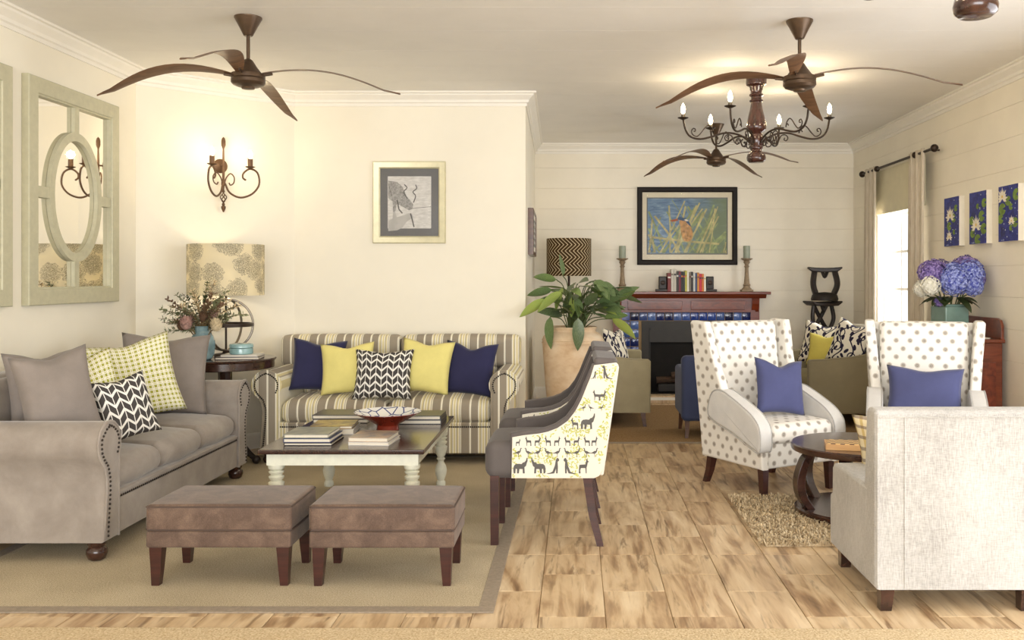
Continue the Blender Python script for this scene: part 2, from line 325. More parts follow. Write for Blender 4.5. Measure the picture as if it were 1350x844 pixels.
# ------------------------------------------------------------------ mesh helpers
def T(x, y, z): return Matrix.Translation((x, y, z))
def RX(a): return Matrix.Rotation(math.radians(a), 4, 'X')
def RY(a): return Matrix.Rotation(math.radians(a), 4, 'Y')
def RZ(a): return Matrix.Rotation(math.radians(a), 4, 'Z')
M_YZ = Matrix(((0, 0, 1, 0), (1, 0, 0, 0), (0, 1, 0, 0), (0, 0, 0, 1)))   # outline (a,b) -> y,z ; thickness -> x
M_XZ = Matrix(((1, 0, 0, 0), (0, 0, -1, 0), (0, 1, 0, 0), (0, 0, 0, 1)))  # outline (a,b) -> x,z ; thickness -> -y

class MB:
    def __init__(s): s.v = []; s.f = []; s.uv = []
    def add(s, vs, fs, uvs=None, M=None):
        b = len(s.v)
        s.v += [tuple(M @ Vector(p)) if M is not None else tuple(p) for p in vs]
        s.f += [tuple(i+b for i in f) for f in fs]
        s.uv += uvs if uvs else [None]*len(fs)
        return s
    def box(s, x0, x1, y0, y1, z0, z1, M=None):
        vs = [(x, y, z) for x in (x0, x1) for y in (y0, y1) for z in (z0, z1)]
        return s.add(vs, [(0, 1, 3, 2), (4, 6, 7, 5), (0, 4, 5, 1), (2, 3, 7, 6), (0, 2, 6, 4), (1, 5, 7, 3)], None, M)
    def rbox(s, cx, cy, cz, w, d, h, r=0.01, k=2, m=1, bulge=(0, 0, 0), M=None, wob=0.0):
        half = (w/2, d/2, h/2); r = min(r, min(half)*0.98)
        def axis(hh):
            a = [-hh + r*i/k for i in range(k)]; b = [-(hh-r) + 2*(hh-r)*i/m for i in range(m+1)]
            return a + b + [-x for x in reversed(a)]
        ax = [axis(hh) for hh in half]; idx = {}; vs = []; fs = []; uvs = []
        def vert(p):
            key = tuple(round(x, 6) for x in p)
            if key in idx: return idx[key]
            inn = [max(-(half[i]-r), min(half[i]-r, p[i])) for i in range(3)]
            dv = Vector([p[i]-inn[i] for i in range(3)]); L = dv.length
            q = Vector(inn) + (dv/L*r if L > 1e-9 else dv)
            t = [1-(q[i]/half[i])**2 for i in range(3)]
            if bulge[2]: q.z += (1 if q.z > 0 else -1)*bulge[2]*max(0, t[0]*t[1])**0.6*(abs(q.z)/half[2])
            if bulge[1]: q.y += (1 if q.y > 0 else -1)*bulge[1]*max(0, t[0]*t[2])**0.6*(abs(q.y)/half[1])
            if bulge[0]: q.x += (1 if q.x > 0 else -1)*bulge[0]*max(0, t[1]*t[2])**0.6*(abs(q.x)/half[0])
            if wob: q += Vector((math.sin(q.y*23+q.z*11), math.sin(q.x*19+q.z*13), math.sin(q.x*17+q.y*21)))*wob
            idx[key] = len(vs); vs.append((q.x+cx, q.y+cy, q.z+cz)); return idx[key]
        for A in range(3):
            B, D = (A+1) % 3, (A+2) % 3
            for sg in (-1, 1):
                for i in range(len(ax[B])-1):
                    for j in range(len(ax[D])-1):
                        quad = []; uvq = []
                        for (ii, jj) in ((i, j), (i+1, j), (i+1, j+1), (i, j+1)):
                            p = [0, 0, 0]; p[A] = sg*half[A]; p[B] = ax[B][ii]; p[D] = ax[D][jj]
                            quad.append(vert(p))
                            uvq.append((p[1], p[2]) if A == 0 else (p[0], p[2]) if A == 1 else (p[0], p[1]))
                        if sg < 0: quad.reverse(); uvq.reverse()
                        if len(set(quad)) == 4: fs.append(tuple(quad)); uvs.append(uvq)
        return s.add(vs, fs, uvs, M)
    def lathe(s, prof, n=24, M=None, a0=0, a1=360, cap=True):
        vs = []; fs = []; uvs = []; full = abs(a1-a0-360) < 1e-6; nn = n if full else n+1; L = 0; Ls = [0]
        for i in range(1, len(prof)): L += math.hypot(prof[i][0]-prof[i-1][0], prof[i][1]-prof[i-1][1]); Ls.append(L)
        rm = max(p[0] for p in prof)
        for (r, z) in prof:
            for j in range(nn):
                a = math.radians(a0+(a1-a0)*j/n); vs.append((r*math.cos(a), r*math.sin(a), z))
        for i in range(len(prof)-1):
            for j in range(n):
                j2 = (j+1) % nn
                fs.append((i*nn+j, i*nn+j2, (i+1)*nn+j2, (i+1)*nn+j))
                u0 = j/n*2*PI*rm; u1 = (j+1)/n*2*PI*rm
                uvs.append([(u0, Ls[i]), (u1, Ls[i]), (u1, Ls[i+1]), (u0, Ls[i+1])])
        if full and cap and prof[0] != prof[-1]:
            if prof[0][0] > 1e-4: fs.append(tuple(reversed(range(nn)))); uvs.append(None)
            if prof[-1][0] > 1e-4: fs.append(tuple((len(prof)-1)*nn+j for j in range(nn))); uvs.append(None)
        return s.add(vs, fs, uvs, M)
    def tube(s, pts, r, n=8, closed=False, M=None, cap=True):
        P = [Vector(p) for p in pts]; N = len(P); rr = r if isinstance(r, (list, tuple)) else [r]*N
        tang = []
        for i in range(N):
            a = P[(i-1) % N] if (closed or i > 0) else P[i]; b = P[(i+1) % N] if (closed or i < N-1) else P[i]
            tang.append((b-a).normalized())
        up = Vector((0, 0, 1)) if abs(tang[0].z) < 0.9 else Vector((1, 0, 0))
        nrm = (up - tang[0]*up.dot(tang[0])).normalized(); vs = []; fs = []
        for i in range(N):
            nrm = (nrm - tang[i]*nrm.dot(tang[i]))
            nrm = nrm.normalized() if nrm.length > 1e-6 else tang[i].orthogonal().normalized()
            bi = tang[i].cross(nrm)
            for j in range(n):
                a = 2*PI*j/n; vs.append(P[i] + (nrm*math.cos(a) + bi*math.sin(a))*rr[i])
        for i in range(N if closed else N-1):
            i2 = (i+1) % N
            for j in range(n): fs.append((i*n+j, i*n+(j+1) % n, i2*n+(j+1) % n, i2*n+j))
        if not closed and cap: fs.append(tuple(reversed(range(n)))); fs.append(tuple((N-1)*n+j for j in range(n)))
        return s.add(vs, fs, None, M)
    def prism(s, poly, t, M=None, bev=0.0):
        """outline in XY, thickness t along Z, centred"""
        n = len(poly); ar = sum(poly[i][0]*poly[(i+1) % n][1]-poly[(i+1) % n][0]*poly[i][1] for i in range(n))
        if ar < 0: poly = list(reversed(poly))
        def inset(b):
            out = []
            for i in range(n):
                p = Vector(poly[i]); a = Vector(poly[i-1]); c = Vector(poly[(i+1) % n])
                e1 = (p-a).normalized(); e2 = (c-p).normalized()
                n1 = Vector((-e1.y, e1.x)); n2 = Vector((-e2.y, e2.x)); q = n1+n2
                q = q/max(0.35, q.dot(n1)) if q.length > 1e-6 else n1
                out.append((p.x+q.x*b, p.y+q.y*b))
            return out
        if bev > 0:
            k = 3; rings = []
            for i in range(k+1):
                a = PI/2*i/k; rings.append((inset(bev*(1-math.sin(a))), -t/2+bev*(1-math.cos(a))))
            rings += [(r, -z) for (r, z) in reversed(rings)]
        else: rings = [(poly, -t/2), (poly, t/2)]
        vs = [(x, y, z) for (ring, z) in rings for (x, y) in ring]; fs = []
        for k in range(len(rings)-1):
            for i in range(n): fs.append((k*n+i, k*n+(i+1) % n, (k+1)*n+(i+1) % n, (k+1)*n+i))
        fs.append(tuple(reversed(range(n)))); fs.append(tuple((len(rings)-1)*n+i for i in range(n)))
        return s.add(vs, fs, None, M)
    def sphere(s, c, rx, ry=None, rz=None, n=12, k=8, M=None):
        ry = rx if ry is None else ry; rz = rx if rz is None else rz
        prof = [(math.cos(-PI/2+PI*i/k), math.sin(-PI/2+PI*i/k)) for i in range(k+1)]
        MM = T(*c) @ Matrix.Diagonal((rx, ry, rz, 1)); return s.lathe([(max(0, a), b) for a, b in prof], n, MM if M is None else M @ MM)
    def pillow(s, w, h, t, n=14, M=None, sag=0.0, c=0.09, seed=0):
        """square cushion in XZ facing -Y"""
        rn = random.Random(seed); ph = [rn.uniform(0, 6) for _ in range(4)]; vs = []; fs = []; uvs = []; g = {}
        for sd in (-1, 1):
            for i in range(n+1):
                for j in range(n+1):
                    u = -1+2*i/n; v = -1+2*j/n; edge = i in (0, n) or j in (0, n)
                    u_ = math.sin(u*PI/2)*0.35+u*0.65; v_ = math.sin(v*PI/2)*0.35+v*0.65
                    x = w/2*u_*(1-c*(1-v_*v_)); z = h/2*v_*(1-c*(1-u_*u_))
                    if sag: z -= sag*math.exp(-(u_/0.38)**2)*max(0, (v_+1)/2)**2.5
                    th = t/2*max(0, (1-u_**2)*(1-v_**2))**0.38
                    th *= 1+0.08*math.sin(3*u+ph[0]+2*v)+0.05*math.sin(5*v+ph[1]-3*u)
                    key = (i, j, 0 if edge else sd)
                    if key not in g: g[key] = len(vs); vs.append((x, sd*th, z))
            for i in range(n):
                for j in range(n):
                    q = [g.get((a, b, sd), g.get((a, b, 0))) for a, b in ((i, j), (i+1, j), (i+1, j+1), (i, j+1))]
                    uq = [(w*(-.5+a/n), h*(-.5+b/n)) for a, b in ((i, j), (i+1, j), (i+1, j+1), (i, j+1))]
                    if sd > 0: q.reverse(); uq.reverse()
                    fs.append(tuple(q)); uvs.append(uq)
        return s.add(vs, fs, uvs, M)
    def build(s, name, mat, parent=None, sharp=40, smooth=True):
        me = bpy.data.meshes.new(name); me.from_pydata(s.v, [], s.f); me.validate(clean_customdata=False)
        bm = bmesh.new(); bm.from_mesh(me); ul = bm.loops.layers.uv.new('UVMap')
        bm.normal_update()
        if len(bm.faces) == len(s.f):
            for f, uq in zip(bm.faces, s.uv):
                if uq:
                    for l, q in zip(f.loops, uq): l[ul].uv = q
                else:
                    nn = f.normal; a = max(range(3), key=lambda i: abs(nn[i])); b_, c_ = ((1, 2), (0, 2), (0, 1))[a]
                    for l in f.loops: l[ul].uv = (l.vert.co[b_], l.vert.co[c_])
        bmesh.ops.recalc_face_normals(bm, faces=bm.faces[:])
        bm.to_mesh(me); bm.free()
        if smooth:
            me.polygons.foreach_set('use_smooth', [True]*len(me.polygons)); me.set_sharp_from_angle(angle=math.radians(sharp))
        me.materials.append(MATS[mat] if isinstance(mat, str) else mat)
        o = bpy.data.objects.new(name, me); COL.objects.link(o)
        if smooth and len(s.v) < 4000:
            wn = o.modifiers.new('weighted_normal', 'WEIGHTED_NORMAL'); wn.keep_sharp = True
        if parent is not None: o.parent = parent
        return o

def tag(o, label, cat, group=None, kind=None):
    if label: o['label'] = label
    if cat: o['category'] = cat
    if group: o['group'] = group
    if kind: o['kind'] = kind
    return o
def thing(name, label, cat, loc=(0, 0, 0), rz=0, group=None):
    o = bpy.data.objects.new(name, None); COL.objects.link(o); o.empty_display_size = 0.1
    o.location = loc; o.rotation_euler = (0, 0, math.radians(rz)); return tag(o, label, cat, group)
def struct(name, mb, mat, parent=None, **k):
    o = mb.build(name, mat, parent, **k)
    if parent is None: o['kind'] = 'structure'
    return o
def copy_tree(o, parent=None):
    c = o.copy(); COL.objects.link(c)
    if parent is not None: c.parent = parent
    for ch in list(o.children): copy_tree(ch, c)
    return c
def catmull(pts, k=6, closed=False):
    P = [Vector(p) for p in pts]; n = len(P); out = []
    for i in range(n if closed else n-1):
        p1 = P[i]; p2 = P[(i+1) % n]
        p0 = P[(i-1) % n] if (closed or i > 0) else p1*2-p2; p3 = P[(i+2) % n] if (closed or i < n-2) else p2*2-p1
        for j in range(k):
            t = j/k; out.append(0.5*((2*p1)+(p2-p0)*t+(2*p0-5*p1+4*p2-p3)*t*t+(3*p1-p0-3*p2+p3)*t**3))
    if not closed: out.append(P[-1])
    return [tuple(p) for p in out]
def point_light(name, loc, power, col=(1, 0.78, 0.5), r=0.03, parent=None):
    l = bpy.data.lights.new(name, 'POINT'); l.energy = power; l.color = col; l.shadow_soft_size = r
    o = bpy.data.objects.new(name, l); COL.objects.link(o); o.location = loc
    if parent is not None: o.parent = parent
    return o
# ------------------------------------------------------------------ the room
CZ = 3.23
XL, XR, YF = -3.61, 3.53, 11.88
PATH = [(XL, -4.6), (XL, 7.64), (-2.60, 8.60), (-0.47, 8.60), (-0.53, YF), (XR, YF), (XR, -4.6)]
SIDES = ['left', 'corner', 'back', 'passage', 'far', 'right']

flo = struct('floor', MB().box(-3.9, 3.9, -4.8, 12.1, -0.12, -0.006), 'grout')
tile_mesh = {}
def tile(x0, x1, y0, y1):
    key = (round(x1-x0, 3), round(y1-y0, 3))
    if key not in tile_mesh:
        a, b = key[0]/2-0.0018, key[1]/2-0.0018
        mb = MB(); c = 0.0015
        vs = [(-a, -b, -0.006), (a, -b, -0.006), (a, b, -0.006), (-a, b, -0.006), (-a, -b, -c), (a, -b, -c), (a, b, -c), (-a, b, -c),
              (-a+c, -b+c, 0), (a-c, -b+c, 0), (a-c, b-c, 0), (-a+c, b-c, 0)]
        fs = [(0, 1, 5, 4), (1, 2, 6, 5), (2, 3, 7, 6), (3, 0, 4, 7), (4, 5, 9, 8), (5, 6, 10, 9), (6, 7, 11, 10), (7, 4, 8, 11), (8, 9, 10, 11)]
        o = mb.add(vs, fs).build('tile', 'wood_tile', flo, smooth=False); tile_mesh[key] = o.data
    else:
        o = bpy.data.objects.new('tile', tile_mesh[key]); COL.objects.link(o); o.parent = flo
    o.location = ((x0+x1)/2, (y0+y1)/2, 0)
def tile_seen(x0, x1, y0, y1):
    if y1 < 4.0: return False
    if x1 < -0.46 and y0 > 4.30 and y1 < 8.0: return False
    if y0 > 8.6 and x1 < -0.5: return False
    if y0 > 8.7 and y1 < 11.08 and x0 > -0.1: return False
    if x0 > 1.1 and x1 < 2.5 and y0 > 5.35 and y1 < 6.4: return False
    return True
k = -12
for k in range(-12, 13):
    x0 = max(-0.17+0.3*k, XL-0.02); x1 = min(-0.17+0.3*(k+1), XR+0.02)
    if x1-x0 < 0.02: continue
    P = k % 2 == 0
    ys = [3.59, 4.19, 4.79, 5.13] if P else [3.93, 4.53, 5.13]
    y = 5.49 if P else 5.75
    while y < YF: ys.append(y); y += 0.6
    ys.append(YF+0.02)
    for a, b in zip(ys, ys[1:]):
        if b-a > 0.03 and tile_seen(x0, x1, a, b): tile(x0, x1, a, b)

def wall(name, a, b, t, z0=0, z1=CZ+0.1, mat='wall'):
    """slab on the outer (left-hand) side of the path a->b"""
    a = Vector(a); b = Vector(b); d = (b-a).normalized(); n = Vector((-d.y, d.x))
    p = [a, b, b+n*t, a+n*t]; mb = MB()
    vs = [(q.x, q.y, z) for z in (z0, z1) for q in p]
    return struct(name, mb.add(vs, [(3, 2, 1, 0), (4, 5, 6, 7), (0, 1, 5, 4), (1, 2, 6, 5), (2, 3, 7, 6), (3, 0, 4, 7)]), mat, smooth=False)
wall('wall_left', PATH[0], PATH[1], 0.15)
wall('wall_corner', PATH[1], PATH[2], 0.15)
wall('wall_back', PATH[2], PATH[3], 0.15)
wall('wall_passage', (-0.471, 8.75), PATH[4], 0.15)
wf = struct('wall_far', MB().box(-0.8, 3.75, YF+0.012, YF+0.16, 0, CZ+0.1), 'backing')
WY0, WY1, WZ0, WZ1 = 9.52, 10.93, 0.95, 2.50
mb = MB(); X0, X1 = XR+0.012, XR+0.14
mb.box(X0, X1, 6.2, WY0, 0, CZ+0.1).box(X0, X1, WY1, YF+0.16, 0, CZ+0.1).box(X0, X1, WY0, WY1, 0, WZ0).box(X0, X1, WY0, WY1, WZ1, CZ+0.1)
mb.box(X0, X1, 1.0, 6.2, 2.55, CZ+0.1).box(X0, X1, -4.8, 1.0, 0, CZ+0.1)  # unseen gap under the lintel lets the added right fill in
wr = struct('wall_right', mb, 'backing', smooth=False)
zs = []; z = 2.665-0.26*10
zs = [0.0] + [2.665+0.26*i for i in range(-10, 2)] + [CZ]
def board(parent, w_, z0, z1, y0=None, y1=None):
    g = 0.0012
    if parent is wf: mb = MB().rbox(1.5, YF+0.008, (z0+z1)/2, 4.06, 0.016, z1-z0-g, 0.0016, 1, 1)
    else: mb = MB().rbox(XR+0.008, (y0+y1)/2, (z0+z1)/2, 0.016, y1-y0, z1-z0-g, 0.0016, 1, 1)
    mb.build('board', 'board_wall', parent)
for a, b in zip(zs, zs[1:]):
    board(wf, 0, a, b)
    if b <= WZ0 or a >= WZ1: board(wr, 0, a, b, 6.2, YF)
    else:
        board(wr, 0, a, b, 6.2, WY0); board(wr, 0, a, b, WY1, YF)
        if a < WZ0 < b: board(wr, 0, a, WZ0, WY0, WY1)
        if a < WZ1 < b: board(wr, 0, WZ1, b, WY0, WY1)
cl = struct('ceiling', MB().box(-3.9, 3.9, -4.8, 12.1, CZ+0.012, CZ+0.12), 'ceiling')
y = -4.76
while y < YF:
    MB().rbox(-0.04, y+0.28, CZ+0.007, 7.2, 0.5575, 0.014, 0.002, 1, 1).build('board', 'ceiling', cl); y += 0.56

def sweep(base, prof, z, mat, offset, skip=()):
    n = len(PATH); mit = []
    for i in range(n):
        p = Vector(PATH[i])
        d1 = (p-Vector(PATH[i-1])).normalized() if i > 0 else None; d2 = (Vector(PATH[i+1])-p).normalized() if i < n-1 else None
        n1 = Vector((d1.y, -d1.x)) if d1 else None; n2 = Vector((d2.y, -d2.x)) if d2 else None
        if n1 is None: mt = n2
        elif n2 is None: mt = n1
        else: mt = (n1+n2)/(1+n1.dot(n2))
        mit.append((p, mt))
    for i in range(n-1):
        if SIDES[i] in skip: continue
        vs = []; fs = []; K = len(prof)
        for (p, mt) in (mit[i], mit[i+1]):
            for (o_, dz) in prof: q = p+mt*o_; vs.append((q.x, q.y, z+dz))
        for j in range(K): fs.append((j, (j+1) % K, K+(j+1) % K, K+j))
        fs += [tuple(range(K)), tuple(range(K, 2*K))]
        nm = (base+'_'+SIDES[i]) if base == 'baseboard' else '%s_%d' % (base, i+offset)
        struct(nm, MB().add(vs, fs), mat, sharp=25)
CORN = [(-0.005, 0.0), (-0.005, -0.125), (0.012, -0.125), (0.016, -0.10), (0.03, -0.092), (0.034, -0.07), (0.055, -0.05), (0.075, -0.034), (0.08, -0.02), (0.10, -0.016), (0.10, 0.0)]
sweep('trim', CORN, CZ, 'white_trim', 1)
sweep('baseboard', [(-0.005, 0), (0.018, 0), (0.018, 0.11), (0.012, 0.13), (0.004, 0.14), (-0.005, 0.14)], 0, 'white_trim', 1, skip=('right',))
struct('baseboard_right', MB().box(XR-0.018, XR+0.01, 6.2, YF, 0, 0.14), 'white_trim')

# window in the right wall
win = struct('window_1', MB().box(XR+0.07, XR+0.13, WY0, WY1, WZ0, WZ0+0.06).box(XR+0.07, XR+0.13, WY0, WY1, WZ1-0.06, WZ1)
             .box(XR+0.07, XR+0.13, WY0, WY0+0.05, WZ0, WZ1).box(XR+0.07, XR+0.13, WY1-0.05, WY1, WZ0, WZ1), 'window_white', smooth=False)
mun_y = [10.63, 10.37, 10.11, 9.85]; mun_z = [1.40, 1.817, 2.235]
for yy in mun_y: MB().box(XR+0.085, XR+0.115, yy-0.014, yy+0.014, WZ0+0.06, WZ1-0.06).build('muntin', 'window_white', win, smooth=False)
for zz in mun_z: MB().box(XR+0.084, XR+0.116, WY0+0.05, WY1-0.05, zz-0.014, zz+0.014).build('muntin', 'window_white', win, smooth=False)
ey = [WY0+0.05]+sorted(mun_y)+[WY1-0.05]; ez = [WZ0+0.06]+mun_z+[WZ1-0.06]
for a, b in zip(ey, ey[1:]):
    for c, d in zip(ez, ez[1:]):
        MB().box(XR+0.098, XR+0.101, a+0.01, b-0.01, c+0.01, d-0.01).build('pane', 'glass', win, smooth=False)
mb = MB(); mb.box(XR, XR+0.135, WY0, WY0+0.012, WZ0, WZ1).box(XR, XR+0.135, WY1-0.012, WY1-0.0005, WZ0, WZ1).box(XR-0.04, XR+0.07, WY0-0.03, WY1+0.03, WZ0-0.03, WZ0+0.001)
mb.build('window_sill', 'window_white', win, smooth=False)

# ------------------------------------------------------------------ floor coverings
t = thing('area_rug', 'large tan woven rug with grey-brown border under the ottomans and coffee table', 'rug')
MB().rbox(-1.79, 6.1, 0.003, 2.7, 3.65, 0.006, 0.002, 1, 1).build('field', 'sisal', t)
mb = MB(); bw = 0.075; x0, x1, y0, y1 = -3.2, -0.376, 4.228, 7.98
mb.rbox((x0+x1)/2, y0+bw/2, 0.004, x1-x0, bw, 0.008, 0.003, 1, 1).rbox((x0+x1)/2, y1-bw/2, 0.004, x1-x0, bw, 0.008, 0.003, 1, 1)
mb.rbox(x1-bw/2, (y0+y1)/2, 0.004, bw, y1-y0-2*bw, 0.008, 0.003, 1, 1).rbox(x0+bw/2, (y0+y1)/2, 0.004, bw, y1-y0-2*bw, 0.008, 0.003, 1, 1)
mb.build('border', 'rug_border', t)
tag(MB().rbox(0.0, 2.1, 0.008, 7.0, 3.83, 0.016, 0.007, 2, 1, M=RZ(-0.25)).build('carpet', 'front_carpet'), 'beige looped carpet edge along the bottom of the photo', 'carpet')
t = thing('fireside_rug', 'flat brown rug in front of the fireplace', 'rug')
MB().rbox(1.55, 9.86, 0.005, 3.2, 2.52, 0.010, 0.004, 1, 1).build('field', 'back_carpet', t)
MB().rbox(1.55, 8.59, 0.006, 3.26, 0.03, 0.012, 0.004, 1, 1).build('binding', 'rug_border', t)
t = thing('shaggy_rug', 'shaggy beige rug under the round dark table', 'rug', (1.80, 5.85, 0))
MB().rbox(0, 0, 0.006, 1.46, 1.14, 0.012, 0.004, 1, 1).build('backing', 'shag', t)
mb = MB(); rn = random.Random(3)
for i in range(11000):
    x = rn.uniform(-0.755, 0.755); y = rn.uniform(-0.59, 0.59); a = rn.uniform(0, 2*PI); L = rn.uniform(0.025, 0.05); h = rn.uniform(0.012, 0.032); ww = 0.0035
    dx, dy = math.cos(a), math.sin(a); px_, py_ = -dy*ww, dx*ww
    b = [(x-px_, y-py_, 0.008), (x+px_, y+py_, 0.008), (x+dx*L*0.5+px_, y+dy*L*0.5+py_, 0.010+h), (x+dx*L*0.5-px_, y+dy*L*0.5-py_, 0.010+h), (x+dx*L, y+dy*L, 0.012+h*0.7)]
    mb.add(b, [(0, 1, 2, 3), (3, 2, 4)])
pl = mb.build('pile', 'shag', t, smooth=False); pl['kind'] = 'stuff'
# ------------------------------------------------------------------ seating
def legs4(t, pts, z1, top, bot, mat, rake=(0, 0), name='leg'):
    """square tapered legs; rake pushes the foot outwards"""
    for (x, y) in pts:
        sx, sy = (1 if x > 0 else -1), (1 if y > 0 else -1); mb = MB(); vs = []
        for (h, z, ox, oy) in ((bot, 0, rake[0]*sx, rake[1]*sy), (bot*0.55+top*0.45, z1*0.45, rake[0]*sx*0.4, rake[1]*sy*0.4), (top, z1, 0, 0)):
            vs += [(x+ox+a*h/2, y+oy+b*h/2, z) for a, b in ((-1, -1), (1, -1), (1, 1), (-1, 1))]
        fs = [(3, 2, 1, 0), (8, 9, 10, 11)]
        for k in (0, 4):
            for i in range(4): fs.append((k+i, k+(i+1) % 4, k+4+(i+1) % 4, k+4+i))
        mb.add(vs, fs).build(name, mat, t, sharp=30)
def dotline(mb, pts, r, step, M=None):
    d = 0
    for a, b in zip(pts, pts[1:]):
        a = Vector(a); b = Vector(b); L = (b-a).length
        while d < L:
            p = a+(b-a)*(d/L); mb.sphere(tuple(p), r, r, r, 6, 4, M); d += step
        d -= L
def bun_foot(t, x, y, r, h, mat):
    MB().lathe([(r*0.55, 0), (r*0.8, h*0.08), (r, h*0.35), (r*0.95, h*0.55), (r*0.7, h*0.7), (r*0.85, h*0.8), (r*0.85, h)], 18, T(x, y, 0)).build('foot', mat, t)

def scroll_sofa(t, W, D, mat, arm_z, seat_z0, seat_z1, back_z, base_z, n_seat, nails, aw=0.22, arm_top_back=True):
    """roll-arm sofa facing -Y, origin on the floor"""
    r = 0.118; cz = arm_z-r; inner = W/2-aw
    def prof(s_):
        pts = [(0.0, base_z), (0.0, cz-0.06)]
        for i in range(13):
            a = math.radians(195-235*i/12); pts.append((0.102+r*math.cos(a), cz+r*math.sin(a)))
        pts += [(0.150, cz-0.12), (0.128, cz-0.19), (0.128, cz-0.27), (0.15, base_z+0.06), (0.165, base_z)]
        return [(s_*(inner+x), z) for x, z in pts]
    yf, yb = -D/2, D/2-0.06
    for s_ in (-1, 1):
        p = prof(s_)
        a = MB().prism(p, yb-yf, T(0, (yf+yb)/2, 0) @ M_XZ, bev=0.018).build('arm', mat, t, sharp=50)
        cx = sum(q[0] for q in p)/len(p); c_z = 0.5*(base_z+arm_z)
        trim = []
        for (x, z) in p[1:-1]:
            trim.append((s_*(inner+0.024) if abs(x-s_*inner) < 0.01 else x+(0.024 if x < s_*(inner+0.1) else -0.024)*1.0, yf-0.001, z-(0.02 if z > cz+0.05 else 0)))
        mb = MB(); dotline(mb, trim+[(trim[-1][0], yf-0.001, base_z+0.02)], 0.0075, nails); q = mb.build('nail_trim', 'nail', a); q['kind'] = 'stuff'
        mb = MB(); mb.tube([(x*1.0, yf+0.006, z) for x, z in p[:-1]], 0.008, 6); mb.build('piping', mat, a)
    bz = seat_z0-0.055
    MB().rbox(0, -0.01, (base_z+seat_z0)/2, 2*inner+0.01, D-0.06, seat_z0-base_z, 0.015, 2, 1).build('base', mat, t)
    MB().tube([(-inner, yf+0.018, bz+0.045), (inner, yf+0.018, bz+0.045)], 0.008, 6).build('front_piping', mat, t)
    mb = MB(); dotline(mb, [(-inner+0.01, yf+0.019, bz+0.02), (inner-0.01, yf+0.019, bz+0.02)], 0.0075, nails); q = mb.build('nail_trim', 'nail', t); q['kind'] = 'stuff'
    sw = 2*inner/n_seat; h = seat_z1-seat_z0
    for i in range(n_seat):
        MB().rbox(-inner+sw*(i+0.5), -0.09, seat_z0+h/2, sw-0.004, D-0.26, h, 0.06, 4, 6, (0, 0.025, 0.05), wob=0.004).build('seat_cushion', mat, t, sharp=80)
    return inner

# striped sofa
SX, SY = -1.555, 8.05
t = thing('striped_sofa', 'two-seat sofa in taupe, cream and yellow stripes against the wall', 'sofa', (SX, SY, 0.004))
inner = scroll_sofa(t, 2.17, 0.94, 'stripe', 0.765, 0.34, 0.505, 1.0, 0.085, 2, 0.017)
MB().rbox(0, 0.36, 0.53, 2*inner+0.3, 0.16, 0.80, 0.05, 3, 2).build('back_frame', 'stripe', t)
for s_ in (-1, 1):
    MB().rbox(s_*0.532, 0.27, 0.875, 1.055, 0.22, 0.27, 0.055, 4, 6, (0, 0.02, 0.012), M=T(0, 0, 0)).build('back_cushion', 'stripe', t, sharp=80)
    MB().rbox(s_*inner/2, 0.24, 0.62, inner-0.01, 0.12, 0.26, 0.04, 3, 3).build('lumbar_cushion', 'stripe', t, sharp=80)
for x in (-0.98, 0.98):
    for y in (-0.38, 0.36): bun_foot(t, x, y, 0.04, 0.085, 'dark_wood')

# grey sofa along the left wall
t = thing('grey_sofa', 'long grey velvet roll-arm sofa below the framed mirrors', 'sofa', (-3.02, 6.04, 0.006), 90)
inner = scroll_sofa(t, 2.30, 1.02, 'grey_velvet', 0.745, 0.345, 0.49, 0.95, 0.105, 3, 0.024, aw=0.235)
MB().rbox(0, 0.40, 0.53, 2*inner+0.34, 0.17, 0.85, 0.06, 4, 3).build('back_frame', 'grey_velvet', t, sharp=80)
for i in range(3):
    MB().rbox((i-1)*2*inner/3, 0.29, 0.70, 2*inner/3-0.01, 0.10, 0.44, 0.045, 4, 5, (0, 0.015, 0.02), wob=0.003, M=T(0, 0, 0)).build('back_cushion', 'grey_velvet', t, sharp=80)
for x in (-1.02, 1.02):
    for y in (-0.44, 0.42): bun_foot(t, x, y, 0.055, 0.105, 'dark_wood')

# loose cushions
def cushion(mat, label, loc, w, h, thick, rz, tilt=12, roll=0, sag=0.03, seed=1, name='cushion', group=None):
    o = MB().pillow(w, h, thick, M=None, sag=sag, seed=seed).build(name, mat, sharp=170)
    o.matrix_world = T(*loc) @ RZ(rz) @ RX(-tilt) @ RY(roll)
    mb = MB(); n = 20; pts = []
    return tag(o, label, 'cushion', group)
cushion('navy', 'navy blue cushion at the left end of the striped sofa', (-2.194, 7.928, 0.78), 0.45, 0.45, 0.15, 8, 14, 4, seed=2)
cushion('yellow', 'plain yellow cushion beside the left navy cushion on the striped sofa', (-1.921, 7.83, 0.763), 0.45, 0.44, 0.14, 4, 16, -3, seed=3)
cushion('chevron', 'charcoal and white chevron cushion in the middle of the striped sofa', (-1.6, 7.726, 0.726), 0.49, 0.43, 0.14, 0, 20, 0, seed=4, sag=0.015)
cushion('yellow', 'plain yellow cushion beside the right navy cushion on the striped sofa', (-1.268, 7.845, 0.779), 0.45, 0.46, 0.14, -4, 15, 5, seed=5)
cushion('navy', 'navy blue cushion at the right end of the striped sofa', (-0.91, 7.919, 0.754), 0.46, 0.46, 0.15, -10, 14, 4, seed=6, sag=0.05)
cushion('grey_cushion', 'plump grey cushion against the near arm of the grey sofa', (-2.943, 5.292, 0.855), 0.42, 0.52, 0.19, 50, 10, -8, seed=7)
cushion('grey_cushion', 'grey cushion mostly hidden behind the plump near grey cushion', (-3.138, 5.509, 0.856), 0.46, 0.48, 0.14, 62, 12, 0, seed=8)
cushion('lattice', 'small green and white lattice cushion beside the plump grey cushion', (-2.933, 5.579, 0.817), 0.46, 0.52, 0.15, 58, 14, -8, seed=9)
